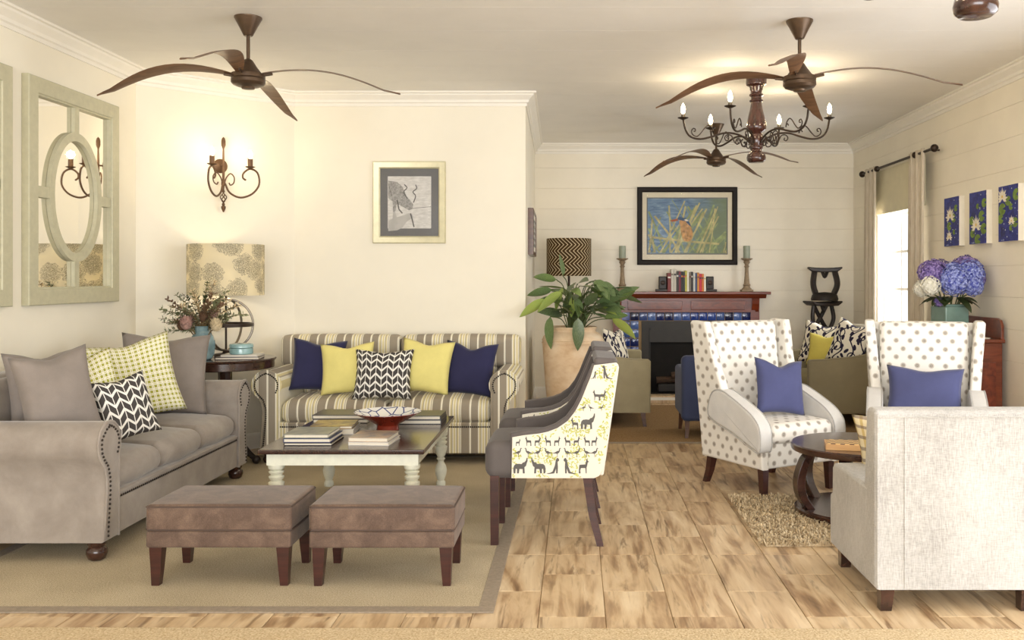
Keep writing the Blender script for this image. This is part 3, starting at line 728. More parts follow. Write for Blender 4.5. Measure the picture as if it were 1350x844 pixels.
cushion('chevron', 'charcoal and white chevron cushion on the grey sofa', (-2.725, 5.633, 0.741), 0.37, 0.39, 0.12, 58, 18, -8, seed=10, sag=0.015)
cushion('lattice', 'large green and white lattice cushion in the middle of the grey sofa', (-2.986, 6.254, 0.842), 0.60, 0.56, 0.17, 34, 16, -10, seed=11)
cushion('grey_cushion', 'large flat grey cushion at the far end of the grey sofa', (-2.993, 6.783, 0.822), 0.60, 0.60, 0.16, 24, 12, 3, seed=12)

# ottomans
def ottoman(label, loc, rz):
    t = thing('ottoman', label, 'ottoman', loc, rz, 'brown suede ottomans on the tan rug'); W, D = 0.715, 0.45
    c = MB().rbox(0, 0, 0.335, W, D, 0.135, 0.022, 3, 4, (0.004, 0.004, 0.008)).build('cushion', 'brown_suede', t, sharp=80)
    for z in (0.391, 0.281):
        b = 0.014; pts = [(-W/2+b, -D/2+0.003, z), (W/2-b, -D/2+0.003, z), (W/2-0.003, -D/2+b, z), (W/2-0.003, D/2-b, z), (W/2-b, D/2-0.003, z), (-W/2+b, D/2-0.003, z), (-W/2+0.003, D/2-b, z), (-W/2+0.003, -D/2+b, z)]
        MB().tube(pts, 0.0055, 6, True).build('piping', 'piping_brown', c)
    MB().rbox(0, 0, 0.232, W-0.004, D-0.004, 0.082, 0.012, 2, 2).build('base', 'brown_suede', t)
    legs4(t, [(sx*(W/2-0.045), sy*(D/2-0.045)) for sx in (-1, 1) for sy in (-1, 1)], 0.192, 0.062, 0.038, 'mahogany_leg', (0.004, 0.004))
ottoman('brown suede ottoman nearer the grey sofa', (-1.757, 4.795, 0.006), 0)
ottoman('brown suede ottoman nearer the animal print chairs', (-0.955, 4.79, 0.006), 0)

# animal-print chairs, facing left
ELE = [(-.50, .05), (-.52, .30), (-.47, .50), (-.36, .60), (-.15, .62), (.02, .60), (.10, .70), (.20, .72), (.30, .84), (.34, 1.0), (.40, 1.0), (.40, .80), (.34, .62), (.30, .48), (.20, .40), (.22, .0), (.10, .0), (.08, .28), (-.12, .28), (-.16, .0), (-.28, .0), (-.28, .28), (-.36, .30), (-.38, .0), (-.48, .0)]
DEER = [(-.30, .0), (-.28, .40), (-.26, .55), (.12, .58), (.18, .82), (.14, 1.0), (.20, .86), (.25, 1.0), (.26, .84), (.36, .74), (.28, .70), (.24, .50), (.20, .38), (.20, .0), (.15, .0), (.12, .34), (-.16, .34), (-.20, .20), (-.18, .0), (-.23, .0), (-.25, .0)]
BIRD = [(-.55, .42), (-.2, .52), (.02, .66), (.16, .66), (.22, .9), (.3, .98), (.42, .90), (.31, .88), (.28, .62), (.18, .46), (.06, .38), (.06, .0), (.02, .0), (.0, .36), (-.2, .40)]
CAT = [(-.45, .0), (-.2, .04), (-.05, .12), (.10, .5), (.16, .85), (.24, 1.0), (.36, .94), (.38, .82), (.28, .74), (.30, .4), (.28, .0), (.18, .0), (.18, .3), (.06, .0), (-.3, -.04)]
def inside(p, poly):
    r_ = False
    for (x1, y1), (x2, y2) in zip(poly, poly[1:]+poly[:1]):
        if (y1 > p[1]) != (y2 > p[1]) and p[0] < (x2-x1)*(p[1]-y1)/(y2-y1)+x1: r_ = not r_
    return r_
def print_on(panel, poly, place, seed):
    """flat animal and leaf print laid on a panel; outline coordinates (a, b) -> place(a, b)"""
    an, lf = MB(), MB(); rn = random.Random(seed)
    def shape(mb, pts, a, b, s_, fl, off):
        P = [(a+fl*x*s_, b+y*s_) for x, y in pts]
        if all(inside(p, poly) for p in P): mb.add([place(x, y, off) for x, y in P], [tuple(range(len(P)))])
        elif mb is an and s_ > 0.05: shape(mb, pts, a, b, s_*0.75, fl, off)
    rows = [(0.42, ELE, 0.088), (0.51, BIRD, 0.07), (0.575, DEER, 0.07), (0.67, ELE, 0.088), (0.77, BIRD, 0.05), (0.83, DEER, 0.08), (0.955, ELE, 0.075)]
    for i, (b, A, s_) in enumerate(rows):
        alts = [ELE, CAT, DEER] if A is ELE else [A, A, A]
        wide = A is ELE; xs = (-0.265, -0.085, 0.085) if wide else (-0.30, -0.19, -0.08, 0.03, 0.13)
        for k, x in enumerate(xs):
            an_ = alts[(k+i//3) % 3]; x += 0.17+(0.03 if b > 0.6 else 0)+(0.02 if b > 0.8 else 0)
            for fl in (1, -1): shape(an, an_, x-fl*s_*(0.52 if wide else 0.42), b, s_*(1.0 if wide else 0.8), fl, 0.0004)
    for i in range(2400):
        a = rn.uniform(-0.20, 0.43); b = rn.uniform(0.39, 1.04)
        # sprigs gather in vertical tree shapes between the animals
        if (abs(((a+0.12) % 0.19)-0.095)) > 0.05+0.03*math.sin(b*40): continue
        an_ = rn.uniform(0, PI); L = rn.uniform(0.006, 0.012); w_ = L*0.38
        pts = [(math.cos(an_)*L, math.sin(an_)*L), (-math.sin(an_)*w_, math.cos(an_)*w_), (-math.cos(an_)*L, -math.sin(an_)*L), (math.sin(an_)*w_, -math.cos(an_)*w_)]
        P = [(a+x, b+y) for x, y in pts]
        if all(inside(p, poly) for p in P): lf.add([place(x, y, 0.0002) for x, y in P], [(0, 1, 2, 3)])
    if an.f: q = an.build('print_animals', 'print_grey', panel, smooth=False); q['kind'] = 'stuff'
    if lf.f: q = lf.build('print_leaves', 'print_green', panel, smooth=False); q['kind'] = 'stuff'
OUT = [(-.362, .623), (-.367, .392), (.10, .392), (.128, .405), (.151, .445), (.237, 1.03), (.225, 1.045), (.10, 1.03), (.078, .96), (.054, .903), (.027, .835), (-.0066, .771), (-.05, .715), (-.108, .675), (-.16, .655), (-.21, .644), (-.30, .634)]
OUT = [(x+0.17, z) for x, z in OUT]        # to chair-local y, z
FRAME = [(x-(0.012 if z > 0.62 else 0.004 if x < 0 else 0), z+(0.022 if (z > 0.60 and x < 0.26) else 0.004)) for x, z in OUT]
def print_chair():
    t = thing('accent_chair', '', 'chair'); W = 0.56
    for s_ in (-1, 1):
        f = MB().prism(FRAME, 0.055, T(s_*(W/2-0.0275), 0, 0) @ M_YZ, bev=0.012).build('side_frame', 'charcoal', t, sharp=50)
        p = MB().prism(OUT, 0.008, T(s_*(W/2+0.002), 0, 0) @ M_YZ, bev=0.003).build('side_panel', 'print_cream', t, sharp=50)
        print_on(p, OUT, (lambda a, b, o, s_=s_: (s_*(W/2+0.0065+o), a, b)), 5+s_)
    # back: inner padded in charcoal, outer in print
    tl = math.degrees(math.atan2(0.086, 0.6))
    MB().rbox(0, 0, 0.34, W-0.09, 0.10, 0.66, 0.04, 3, 4, (0, 0.015, 0), M=T(0, 0.265, 0.395) @ RX(-tl)).build('back', 'charcoal', t, sharp=60)
    MB().rbox(0, 0, 0, W-0.004, 0.135, 0.05, 0.022, 3, 3, M=T(0, 0.335, 1.045) @ RX(-4)).build('top_roll', 'charcoal', t, sharp=60)
    MB().rbox(0, 0, 0.325, W-0.02, 0.05, 0.63, 0.012, 2, 2, M=T(0, 0.297, 0.395) @ RX(-tl)).build('back_panel', 'print_cream', t, sharp=50)
    MB().rbox(0, -0.045, 0.49, W-0.012, 0.60, 0.20, 0.05, 4, 5, (0, 0.01, 0.02)).build('seat', 'charcoal', t, sharp=60)
    for s_ in (-1, 1):
        legs4(t, [(s_*(W/2-0.045), -0.295)], 0.40, 0.05, 0.044, 'mahogany_leg', (0, 0))
        legs4(t, [(s_*(W/2-0.05), 0.23)], 0.40, 0.052, 0.038, 'mahogany_leg', (0.01, 0.075))
    return t
c1 = print_chair(); c1.location = (-0.17, 5.545, 0.0); c1.rotation_euler = (0, 0, -PI/2)
tag(c1, 'cream animal print chair with charcoal seat, nearer of the two', 'chair', 'animal print chairs by the coffee table')
c2 = copy_tree(c1); c2.location = (-0.165, 6.42, 0.0); c2.rotation_euler = (0, 0, -PI/2)
c2['label'] = 'animal print chair with charcoal seat, half hidden behind its near twin'

# dotted wing chairs
def wing_chair():
    t = thing('wing_chair', '', 'armchair'); W = 0.74
    SIDE = [(.30, .20), (.345, .75), (.37, 1.19), (.352, 1.205), (.20, 1.20), (.165, 1.10), (.13, .95), (.085, .82), (.05, .72), (.03, .60), (-.36, .46), (-.37, .20)]
    for s_ in (-1, 1):
        mb = MB().prism(SIDE, 0.075, T(s_*(W/2-0.04), 0, 0) @ M_YZ, bev=0.02)
        mb.v = [(x+s_*max(0, z-0.62)*0.10, y, z) for x, y, z in mb.v]
        mb.build('wing', 'dots', t, sharp=60)
        ARM = catmull([(.16, .50), (.17, .62), (.12, .70), (.03, .715), (-.08, .68), (-.20, .63), (-.31, .575), (-.385, .50), (-.40, .40), (-.385, .33), (-.33, .335), (-.1, .42)], 4, True)
        a = MB().prism(ARM, 0.115, T(s_*(W/2-0.022), 0, 0) @ M_YZ, bev=0.022).build('arm', 'linen_white', t, sharp=60)
        for e in (-1, 1): MB().tube([(s_*(W/2-0.022)+e*0.051, y*0.99, z*0.998) for y, z in ARM], 0.004, 5, True).build('piping', 'linen_cream', a)
    MB().rbox(0, 0, 0.375, W-0.11, 0.13, 0.79, 0.045, 3, 5, (0, 0.03, 0), M=T(0, 0.215, 0.43) @ RX(-6)).build('back', 'dots', t, sharp=70)
    MB().rbox(0, 0, 0.49, W-0.02, 0.05, 1.0, 0.02, 2, 2, M=T(0, 0.285, 0.20) @ RX(-4)).build('back_panel', 'dots', t, sharp=60)
    MB().rbox(0, -0.03, 0.30, W-0.03, 0.66, 0.20, 0.02, 2, 2).build('seat_base', 'dots', t, sharp=60)
    MB().rbox(0, -0.085, 0.44, W-0.17, 0.62, 0.13, 0.045, 3, 5, (0, 0.012, 0.022)).build('seat_cushion', 'dots', t, sharp=70)
    for s_ in (-1, 1):
        legs4(t, [(s_*0.31, -0.32)], 0.205, 0.055, 0.04, 'mahogany_leg', (0.0, 0.008)); legs4(t, [(s_*0.31, 0.24)], 0.205, 0.055, 0.04, 'mahogany_leg', (0.01, 0.06))
    return t
w1 = wing_chair(); w1.location = (1.40, 6.89, 0); w1.rotation_euler = (0, 0, math.radians(30))
tag(w1, 'dotted wing chair turned sideways beside the shaggy rug', 'armchair', 'dotted wing chairs')
w2 = copy_tree(w1); w2.location = (2.52, 6.74, 0); w2.rotation_euler = (0, 0, math.radians(-18))
w2['label'] = 'dotted wing chair facing forward behind the cream sofa'
cushion('blue_cushion', 'square blue cushion on the sideways dotted wing chair', (1.481, 6.8, 0.731), 0.41, 0.41, 0.14, 22, 14, 6, seed=21, sag=0.045)
cushion('blue_cushion', 'wide blue cushion on the forward-facing dotted wing chair', (2.501, 6.7, 0.697), 0.53, 0.38, 0.15, -16, 14, 2, seed=22, sag=0.02)

# cream sofa seen from behind
t = thing('cream_sofa', 'cream linen sofa seen from behind at the right edge', 'sofa', (2.11, 4.66, 0), 180)
W, D = 1.50, 0.82
MB().prism([(.41, .10), (.41, .90), (.385, .92), (.30, .92), (.275, .90), (.20, .10)], W, M_YZ, bev=0.02).build('back', 'linen_cream', t, sharp=60)
for s_ in (-1, 1):
    ARM = [(.275, .10), (.30, .55), (-.20, .55), (-.27, .545), (-.30, .52), (-.305, .38), (-.335, .375), (-.345, .36), (-.345, .10)]
    MB().prism(ARM, 0.16, T(s_*(W/2-0.078), 0, 0) @ M_YZ, bev=0.02).build('arm', 'linen_cream', t, sharp=60)
    MB().tube([(s_*(W/2-0.012), 0.413, 0.105), (s_*(W/2-0.012), 0.413, 0.895)], 0.006, 6).build('piping', 'linen_cream', t)
    MB().tube([(s_*(W/2-0.135), 0.411, 0.11), (s_*(W/2-0.135), 0.411, 0.885)], 0.0035, 5).build('seam', 'linen_cream', t)
MB().tube([(-W/2+0.012, 0.412, 0.888), (W/2-0.012, 0.412, 0.888)], 0.0045, 5).build('seam', 'linen_cream', t)
MB().rbox(0, -0.03, 0.20, W-0.30, 0.60, 0.20, 0.02, 2, 1).build('base', 'linen_cream', t)
for s_ in (-1, 1): MB().rbox(s_*0.30, -0.07, 0.37, 0.59, 0.56, 0.15, 0.05, 3, 4, (0, 0, 0.02)).build('seat_cushion', 'linen_cream', t, sharp=70)
legs4(t, [(x, 0.375) for x in (-0.69, 0.05, 0.69)], 0.10, 0.062, 0.05, 'dark_wood', (0.006, 0)); legs4(t, [(x, -0.27) for x in (-0.69, 0.69)], 0.10, 0.062, 0.05, 'dark_wood', (0.004, 0))
cushion('plaid', 'plaid cushion peeking out beside the cream sofa back', (1.631, 4.82, 0.645), 0.36, 0.37, 0.12, 150, 12, 6, seed=23)

# olive sofas by the fireplace
def olive_sofa(mat, W, D, back_z):
    t = thing('olive_sofa', '', 'sofa')
    ARM = [(D/2, .15), (D/2, .78), (D/2-.1, .77), (0, .715), (-D/2+.15, .69), (-D/2+.02, .685), (-D/2, .67), (-D/2, .15)]
    for s_ in (-1, 1):
        a = MB().prism(ARM, 0.10, T(s_*(W/2-0.05), 0, 0) @ M_YZ, bev=0.015).build('arm', mat, t, sharp=60)
        MB().tube([(s_*(W/2-0.003), y, z) for y, z in ARM], 0.005, 5, True).build('piping', mat, a)
    MB().rbox(0, 0, 0.23, W-0.19, D-0.04, 0.17, 0.02, 2, 1).build('base', mat, t)
    MB().rbox(0, 0, 0.30, W-0.195, 0.18, back_z-0.30, 0.06, 3, 4, (0, 0.02, 0.02), M=T(0, D/2-0.13, 0.34) @ RX(-6)).build('back', mat, t, sharp=70)
    MB().rbox(0, -0.06, 0.40, W-0.21, D-0.26, 0.17, 0.06, 3, 4, (0, 0.015, 0.03)).build('seat_cushion', 'olive_seat', t, sharp=70)
    legs4(t, [(sx*(W/2-0.07), sy*(D/2-0.07)) for sx in (-1, 1) for sy in (-1, 1)], 0.16, 0.05, 0.032, 'walnut_leg', (0.01, 0.02)); return t
o1 = olive_sofa('olive_light', 1.34, 0.86, 0.94); o1.location = (0.318, 10.12, 0.01); o1.rotation_euler = (0, 0, PI/2)
tag(o1, 'olive linen sofa behind the terracotta pot, left of the fireplace', 'sofa', 'olive sofas facing each other')
o2 = olive_sofa('olive', 1.36, 0.86, 1.0); o2.location = (2.77, 10.06, 0.01); o2.rotation_euler = (0, 0, -PI/2)
tag(o2, 'olive sofa under the window right of the fireplace', 'sofa', 'olive sofas facing each other')
cushion('leafscroll', 'leaf scroll cushion on the sofa behind the potted plant', (0.42, 9.86, 0.76), 0.46, 0.48, 0.14, 62, 14, 4, seed=31)
cushion('leafscroll', 'leaf scroll cushion behind the yellow one on the window sofa', (2.7, 10.25, 0.80), 0.48, 0.48, 0.14, -32, 14, 8, seed=32)
cushion('mustard', 'yellow cushion between two leaf scroll cushions on the window sofa', (2.668, 10.004, 0.753), 0.38, 0.36, 0.13, -26, 16, 3, seed=33)
cushion('leafscroll', 'leaf scroll cushion in front of the yellow one, nearest the curtain', (2.854, 9.739, 0.839), 0.46, 0.48, 0.14, -50, 14, 14, seed=34)
# navy armchair mostly hidden
t = thing('navy_armchair', 'navy blue armchair half hidden behind the sideways wing chair', 'armchair', (1.36, 9.1, 0.01), 180)
MB().rbox(0, 0.27, 0.47, 0.74, 0.13, 0.62, 0.05, 3, 2, M=RX(0)).build('back', 'navy_chair', t, sharp=60)
for s_ in (-1, 1): MB().rbox(s_*0.32, -0.02, 0.42, 0.10, 0.58, 0.46, 0.04, 3, 2).build('arm', 'navy_chair', t, sharp=60)
MB().rbox(0, -0.05, 0.30, 0.56, 0.56, 0.24, 0.04, 3, 2, (0, 0, 0.02)).build('seat', 'navy_chair', t, sharp=60)
legs4(t, [(sx*0.31, sy*0.26) for sx in (-1, 1) for sy in (-1, 1)], 0.19, 0.045, 0.03, 'walnut_leg', (0.01, 0.02))
# ------------------------------------------------------------------ tables
t = thing('coffee_table', 'cream coffee table with dark wooden top and turned legs', 'table', (-1.395, 6.20, 0.006))
W, D = 0.985, 1.37
MB().rbox(0, 0, 0.485, W, D, 0.028, 0.006, 2, 1).build('top', 'dark_top', t)
for (x0, x1, y0, y1) in ((-W/2+.04, W/2-.04, -D/2+.045, -D/2+.07), (-W/2+.04, W/2-.04, D/2-.07, D/2-.045), (-W/2+.045, -W/2+.07, -D/2+.07, D/2-.07), (W/2-.07, W/2-.045, -D/2+.07, D/2-.07)):
    MB().box(x0, x1, y0, y1, 0.398, 0.471).build('apron', 'cream_paint', t, smooth=False)
LEG = [(.03, 0), (.034, .01), (.034, .03), (.024, .045), (.03, .06), (.04, .09), (.044, .12), (.036, .15), (.022, .175), (.022, .19), (.032, .2), (.022, .212), (.03, .225), (.045, .27), (.047, .29), (.03, .30), (.042, .312), (.046, .325), (.03, .335), (.042, .345), (.046, .355), (.03, .363), (.044, .37), (.048, .378), (.05, .398)]
for sx in (-1, 1):
    for sy in (-1, 1): MB().lathe(LEG, 20, T(sx*(W/2-.085), sy*(D/2-.09), 0)).build('leg', 'cream_paint', t, sharp=50)

t = thing('drum_table', 'dark round pedestal table behind the grey sofa', 'table', (-2.90, 7.70, 0.003))
MB().lathe([(.0, .778), (.385, .778), (.39, .783), (.39, .838), (.40, .843), (.405, .853), (.40, .862), (0, .862)], 40).build('top', 'dark_top', t, sharp=30)
MB().prism([(.055*math.cos(i*PI/4+PI/8), .055*math.sin(i*PI/4+PI/8)) for i in range(8)], 0.56, T(0, 0, .50), bev=.004).build('column', 'dark_wood', t, sharp=30)
MB().lathe([(.09, .14), (.10, .16), (.10, .2), (.06, .22)], 24).build('collar', 'dark_wood', t, sharp=30)
for a in (-15, 105, 225):
    p = catmull([(.05, 0, .18), (.15, 0, .15), (.23, 0, .08), (.28, 0, .045)], 5)
    MB().tube(p, [.032-.012*i/len(p) for i in range(len(p))], 8, M=RZ(a)).sphere((.295, 0, .034), .034, .034, .034, 12, 8, RZ(a)).build('foot', 'ebony', t)

t = thing('round_table', 'dark round table with four curved legs on the shaggy rug', 'table', (1.81, 5.97, 0.014))
MB().lathe([(0, .405), (.40, .405), (.425, .41), (.43, .425), (.43, .445), (.42, .452), (0, .452)], 48).build('top', 'dark_wood', t, sharp=30)
MB().lathe([(0, .0), (.36, .0), (.40, .0), (.405, .01), (.405, .04), (.39, .05), (0, .05)], 48).build('base', 'dark_wood', t, sharp=30)
for a in (190, 240, 130, 20, 310):
    prof = catmull([(.37, .05), (.425, .14), (.435, .24), (.40, .35), (.36, .405)], 5); out = prof+[(x-.055, z) for x, z in reversed(prof)]
    MB().prism(out, .075, RZ(a) @ M_XZ, bev=.004).build('leg', 'dark_wood', t, sharp=40)
b = thing('game_box', 'wooden board game box on the round table', 'box', (1.66, 5.79, 0.466), -12)
MB().rbox(0, 0, .0175, .23, .19, .035, .003, 2, 1).build('case', 'box_wood', b)
MB().rbox(0, 0, .0365, .205, .165, .004, .001, 1, 1).build('board', 'game_top', b)

# books
def book(label, loc, rz, w, d, h, cov, cat='book', page='page', group=None, spine_front=True):
    t = thing('book', label, cat, loc, rz, group); c = 0.0045
    mb = MB().box(-w/2, w/2, -d/2, d/2, 0, c).box(-w/2, w/2, -d/2, d/2, h-c, h).box(-w/2, -w/2+c, -d/2, d/2, c, h-c)
    mb.build('cover', cov, t, smooth=False)
    MB().box(-w/2+c, w/2-.005, -d/2+.004, d/2-.004, c, h-c).build('pages', page, t, smooth=False); return t
TZ = 0.5055; CT = 'books on the coffee table'
z = TZ
for lab, h, cov, w_, d_, dx in (('black-covered book at the bottom of the front left stack', .018, 'cover_black', .29, .30, .012), ('dark blue book in the middle of the front left stack', .026, 'cover_blue', .285, .30, .006), ('grey landscape cover book on top of the front left stack', .024, 'cover_landscape', .27, .29, 0)):
    book(lab, (-1.64+dx, 5.80, z), 0, w_, d_, h, cov, group=CT); z += h+.0004
z = TZ
for lab, h, cov, w_, d_, dx in (('pale book under the yellow-brown cover behind the front stack', .035, 'cover_white', .27, .26, .01), ('yellow and brown cover book behind the front left stack', .022, 'cover_earth', .27, .27, 0)):
    book(lab, (-1.60+dx, 6.18, z), 4, w_, d_, h, cov, group=CT); z += h+.0004
z = TZ
for lab, h, cov, w_, d_, dx in (('white book under the sky cover in front of the bowl', .02, 'cover_white', .25, .27, .004), ('pale sky cover book in front of the red bowl', .028, 'cover_sky', .245, .27, 0)):
    book(lab, (-1.255+dx, 5.79, z), -4, w_, d_, h, cov, group=CT); z += h+.0004
z = TZ
for lab, h, cov, w_, d_, dx in (('lower wide dark book at the back left of the table', .028, 'cover_dark', .38, .30, 0), ('upper wide dark grey book at the back left of the table', .028, 'cover_dark', .37, .30, -.01)):
    book(lab, (-1.655+dx, 6.68, z), 0, w_, d_, h, cov, group=CT); z += h+.0004
z = TZ
for lab, h, cov, w_, d_, dx in (('lower black book at the back right of the table', .03, 'cover_black', .30, .28, 0), ('upper black book at the back right of the table', .028, 'cover_black', .30, .28, -.005)):
    book(lab, (-1.09+dx, 6.62, z), 180, w_, d_, h, cov, group=CT); z += h+.0004
bl = thing('bowl', 'red footed bowl with blue and white painted inside', 'bowl', (-1.262, 6.24, TZ))
MB().lathe([(0, .006), (.07, .0), (.075, .004), (.072, .03), (.08, .042), (.14, .075), (.195, .105), (.218, .118), (.2175, .1205)], 40, cap=False).build('body', 'red_glaze', bl, sharp=60)
MB().lathe([(.217, .1205), (.222, .124), (.217, .126), (.19, .114), (.13, .085), (.07, .058), (0, .05)], 40, cap=False).build('interior', 'bowl_paint', bl, sharp=60)
# on the drum table
DZ = 0.8655
book('brown book at the bottom of the pair on the drum table', (-2.74, 7.60, DZ), 8, .34, .24, .022, 'cover_brown')
book('white book on top of the pair on the drum table', (-2.72, 7.61, DZ+.0225), 4, .29, .22, .016, 'cover_white')
t = thing('trinket_box', 'small round pale teal lidded box on the drum table books', 'box', (-2.73, 7.60, DZ+.039))
MB().lathe([(0, 0), (.085, 0), (.092, .006), (.092, .042), (.088, .048), (0, .048)], 32).build('body', 'teal_box', t, sharp=40)
MB().lathe([(.088, .049), (.094, .053), (.094, .072), (.088, .082), (.06, .086), (0, .086)], 32).build('lid', 'teal_box', t, sharp=40)
VX, VY = -3.005, 7.50
t = thing('vase', 'blue-green glazed vase of dried flowers on the drum table', 'vase', (VX, VY, DZ))
MB().lathe([(0, 0), (.06, 0), (.075, .01), (.085, .04), (.09, .10), (.09, .16), (.082, .19), (.06, .215), (.055, .23), (.058, .262), (.064, .272), (.058, .27), (.05, .23), (.04, .2), (0, .19)], 12).build('body', 'teal_glaze', t, sharp=20)
for j in range(12):
    a = math.radians(30*j); MB().tube([(.086*math.cos(a), .086*math.sin(a), .04), (.0915*math.cos(a), .0915*math.sin(a), .10), (.0915*math.cos(a), .0915*math.sin(a), .155)], .003, 5).build('rib', 'teal_glaze', t)
t = thing('dried_bouquet', 'dried proteas and leafy sprigs standing in the blue-green vase', 'flowers', (VX, VY, DZ+.2)); rn = random.Random(12)
def sprig(d, L, mat, leafm, nl, ls, drop=0.0, r=.003):
    d = Vector(d).normalized(); pts = [(0, 0, 0)]; side = d.cross(Vector((0, 0, 1))); side = side.normalized() if side.length > 0.1 else Vector((1, 0, 0)); up = side.cross(d)
    for i in range(1, 7):
        s_ = i/6; p = d*L*s_; pts.append((p.x*(s_*.5+.5), p.y*(s_*.5+.5), p.z+.03*math.sin(s_*PI)-drop*s_*s_))
    st = MB().tube(pts, [r*(1-.6*i/6) for i in range(7)], 5).build('stem', mat, t)
    mb = MB(); cp = catmull(pts, 6)
    for i in range(nl):
        s_ = .3+.7*i/nl; P = Vector(cp[min(len(cp)-1, int(s_*(len(cp)-1)))])
        for k in range(3):
            a = rn.uniform(0, 2*PI); dv = (side*math.cos(a)+up*math.sin(a)+d*.6).normalized()*ls*rn.uniform(.7, 1.2); wv = dv.cross(d); wv = wv.normalized()*ls*.22 if wv.length > 1e-5 else side*ls*.2
            mb.add([tuple(P), tuple(P+dv*.5+wv), tuple(P+dv), tuple(P+dv*.5-wv)], [(0, 1, 2, 3)])
    if mb.f: q = mb.build('leaves', leafm, st, smooth=False); q['kind'] = 'stuff'
for (dx, dz, L, lm) in ((-.95, .32, .30, 'sage_leaf'), (-.98, .08, .28, 'sage_leaf'), (-.85, .55, .36, 'sage_leaf'), (-.5, .85, .36, 'sage_leaf'), (-.7, .72, .38, 'dry_brown'), (-.3, .95, .34, 'sage_leaf'), (-.1, 1, .36, 'protea_pale'), (.1, 1, .40, 'sage_leaf'), (.25, .95, .42, 'protea_pale'), (.4, .9, .38, 'dry_brown'), (.55, .85, .40, 'sage_leaf'), (.75, .6, .36, 'protea_pale'), (.92, .4, .42, 'sage_leaf'), (.65, .75, .34, 'protea_pale'), (-.2, .98, .3, 'dark_leaf'), (.15, .98, .3, 'dark_leaf'), (.5, .8, .3, 'dark_leaf'), (-.45, .8, .28, 'protea_pale')):
    sprig((dx, rn.uniform(-.45, .1), dz), L*1.08, 'dry_stem', lm, 16, .042, r=.004)
for i in range(26):
    a_ = rn.uniform(-1.25, 1.25); sprig((math.sin(a_), rn.uniform(-.5, .2), math.cos(a_)), rn.uniform(.22, .38), 'dry_stem', rn.choice(('sage_leaf', 'dark_leaf', 'dry_brown', 'protea_pale', 'sage_leaf')), 12, .038, r=.0035)
for (x, y, z_, r, mt) in ((-.09, -.10, .10, .062, 'protea_pink'), (-.15, -.04, .08, .05, 'dry_brown'), (.14, -.08, .085, .06, 'protea_pale'), (.02, -.03, .15, .045, 'dry_brown'), (.10, -.02, .17, .04, 'protea_pink')):
    hd = MB().sphere((x, y, z_), r*.75, r*.75, r*.9, 12, 8).build('protea_head', mt, t)
    mb = MB(); c_ = Vector((x, y, z_))
    for i in range(60):
        a = i*2.4; h = -1+1.8*i/60; rr = math.sqrt(max(0, 1-h*h)); dv = Vector((rr*math.cos(a), rr*math.sin(a), h)); tv = Vector((-math.sin(a), math.cos(a), 0))*r*.22; base = c_+dv*r*.7; tip = c_+dv*r*1.05+Vector((0, 0, r*.35))
        mb.add([tuple(base-tv), tuple(base+tv), tuple(tip)], [(0, 1, 2)])
    q = mb.build('bracts', mt, hd, smooth=False); q['kind'] = 'stuff'
    MB().tube([(x*.2, y*.2, -.05), (x*.6, y*.6, z_*.4), (x, y, z_-r*.5)], .005, 5).build('stem', 'dry_stem', t)

# lamp with armillary base
LX, LY = -2.945, 7.84
t = thing('table_lamp', 'table lamp with protea-print drum shade and open ring base', 'lamp', (LX, LY, DZ))
MB().lathe([(0, 0), (.09, 0), (.10, .008), (.09, .022), (.03, .03), (.02, .05), (0, .05)], 28).build('base', 'iron', t)
for a in (15, 75):
    MB().tube([(  .215*math.cos(2*PI*i/40)*math.cos(math.radians(a)), .215*math.cos(2*PI*i/40)*math.sin(math.radians(a)), .265+.215*math.sin(2*PI*i/40)) for i in range(40)], .010, 8, True).build('ring', 'lamp_steel', t)
MB().lathe([(.195, .25), (.22, .25), (.22, .278), (.195, .278), (.195, .25)], 40).build('band', 'iron', t, sharp=30)
MB().tube([(0, 0, .04), (0, 0, .62)], .009, 8).build('stem', 'iron', t)
MB().lathe([(.304, .512), (.308, .512), (.308, .937), (.304, .937), (.304, .512)], 48).build('shade', 'shade_protea', t, sharp=30)
for zz in (.517, .932):
    for a in (0, 120, 240): MB().tube([(0, 0, .56 if zz < .7 else .92), (.304*math.cos(math.radians(a)), .304*math.sin(math.radians(a)), zz)], .003, 5).build('spoke', 'iron', t)
MB().sphere((0, 0, .68), .03, .03, .045).build('bulb', 'bulb', t)
point_light('table_lamp_light', (0, 0, .64), 3.4, (1, .9, .74), .04, t)

# floor lamp behind the plant
t = thing('floor_lamp', 'brown zigzag drum shade lamp behind the potted plant', 'lamp', (-0.09, 11.1, 0))
MB().lathe([(0, 0), (.15, 0), (.155, .012), (.14, .03), (.02, .05), (0, .05)], 28).build('base', 'iron', t)
MB().tube([(0, 0, .04), (0, 0, 1.75)], .014, 8).build('pole', 'iron', t)
MB().lathe([(.262, 1.548), (.266, 1.548), (.266, 1.99), (.262, 1.99), (.262, 1.548)], 48).build('shade', 'shade_zigzag', t, sharp=30)
for a in (0, 120, 240): MB().tube([(0, 0, 1.72), (.262*math.cos(math.radians(a)), .262*math.sin(math.radians(a)), 1.98)], .003, 5).build('spoke', 'iron', t)
MB().sphere((0, 0, 1.79), .03, .03, .045).build('bulb', 'bulb', t)
point_light('floor_lamp_light', (0, 0, 1.80), 4, (1, .8, .52), .04, t)

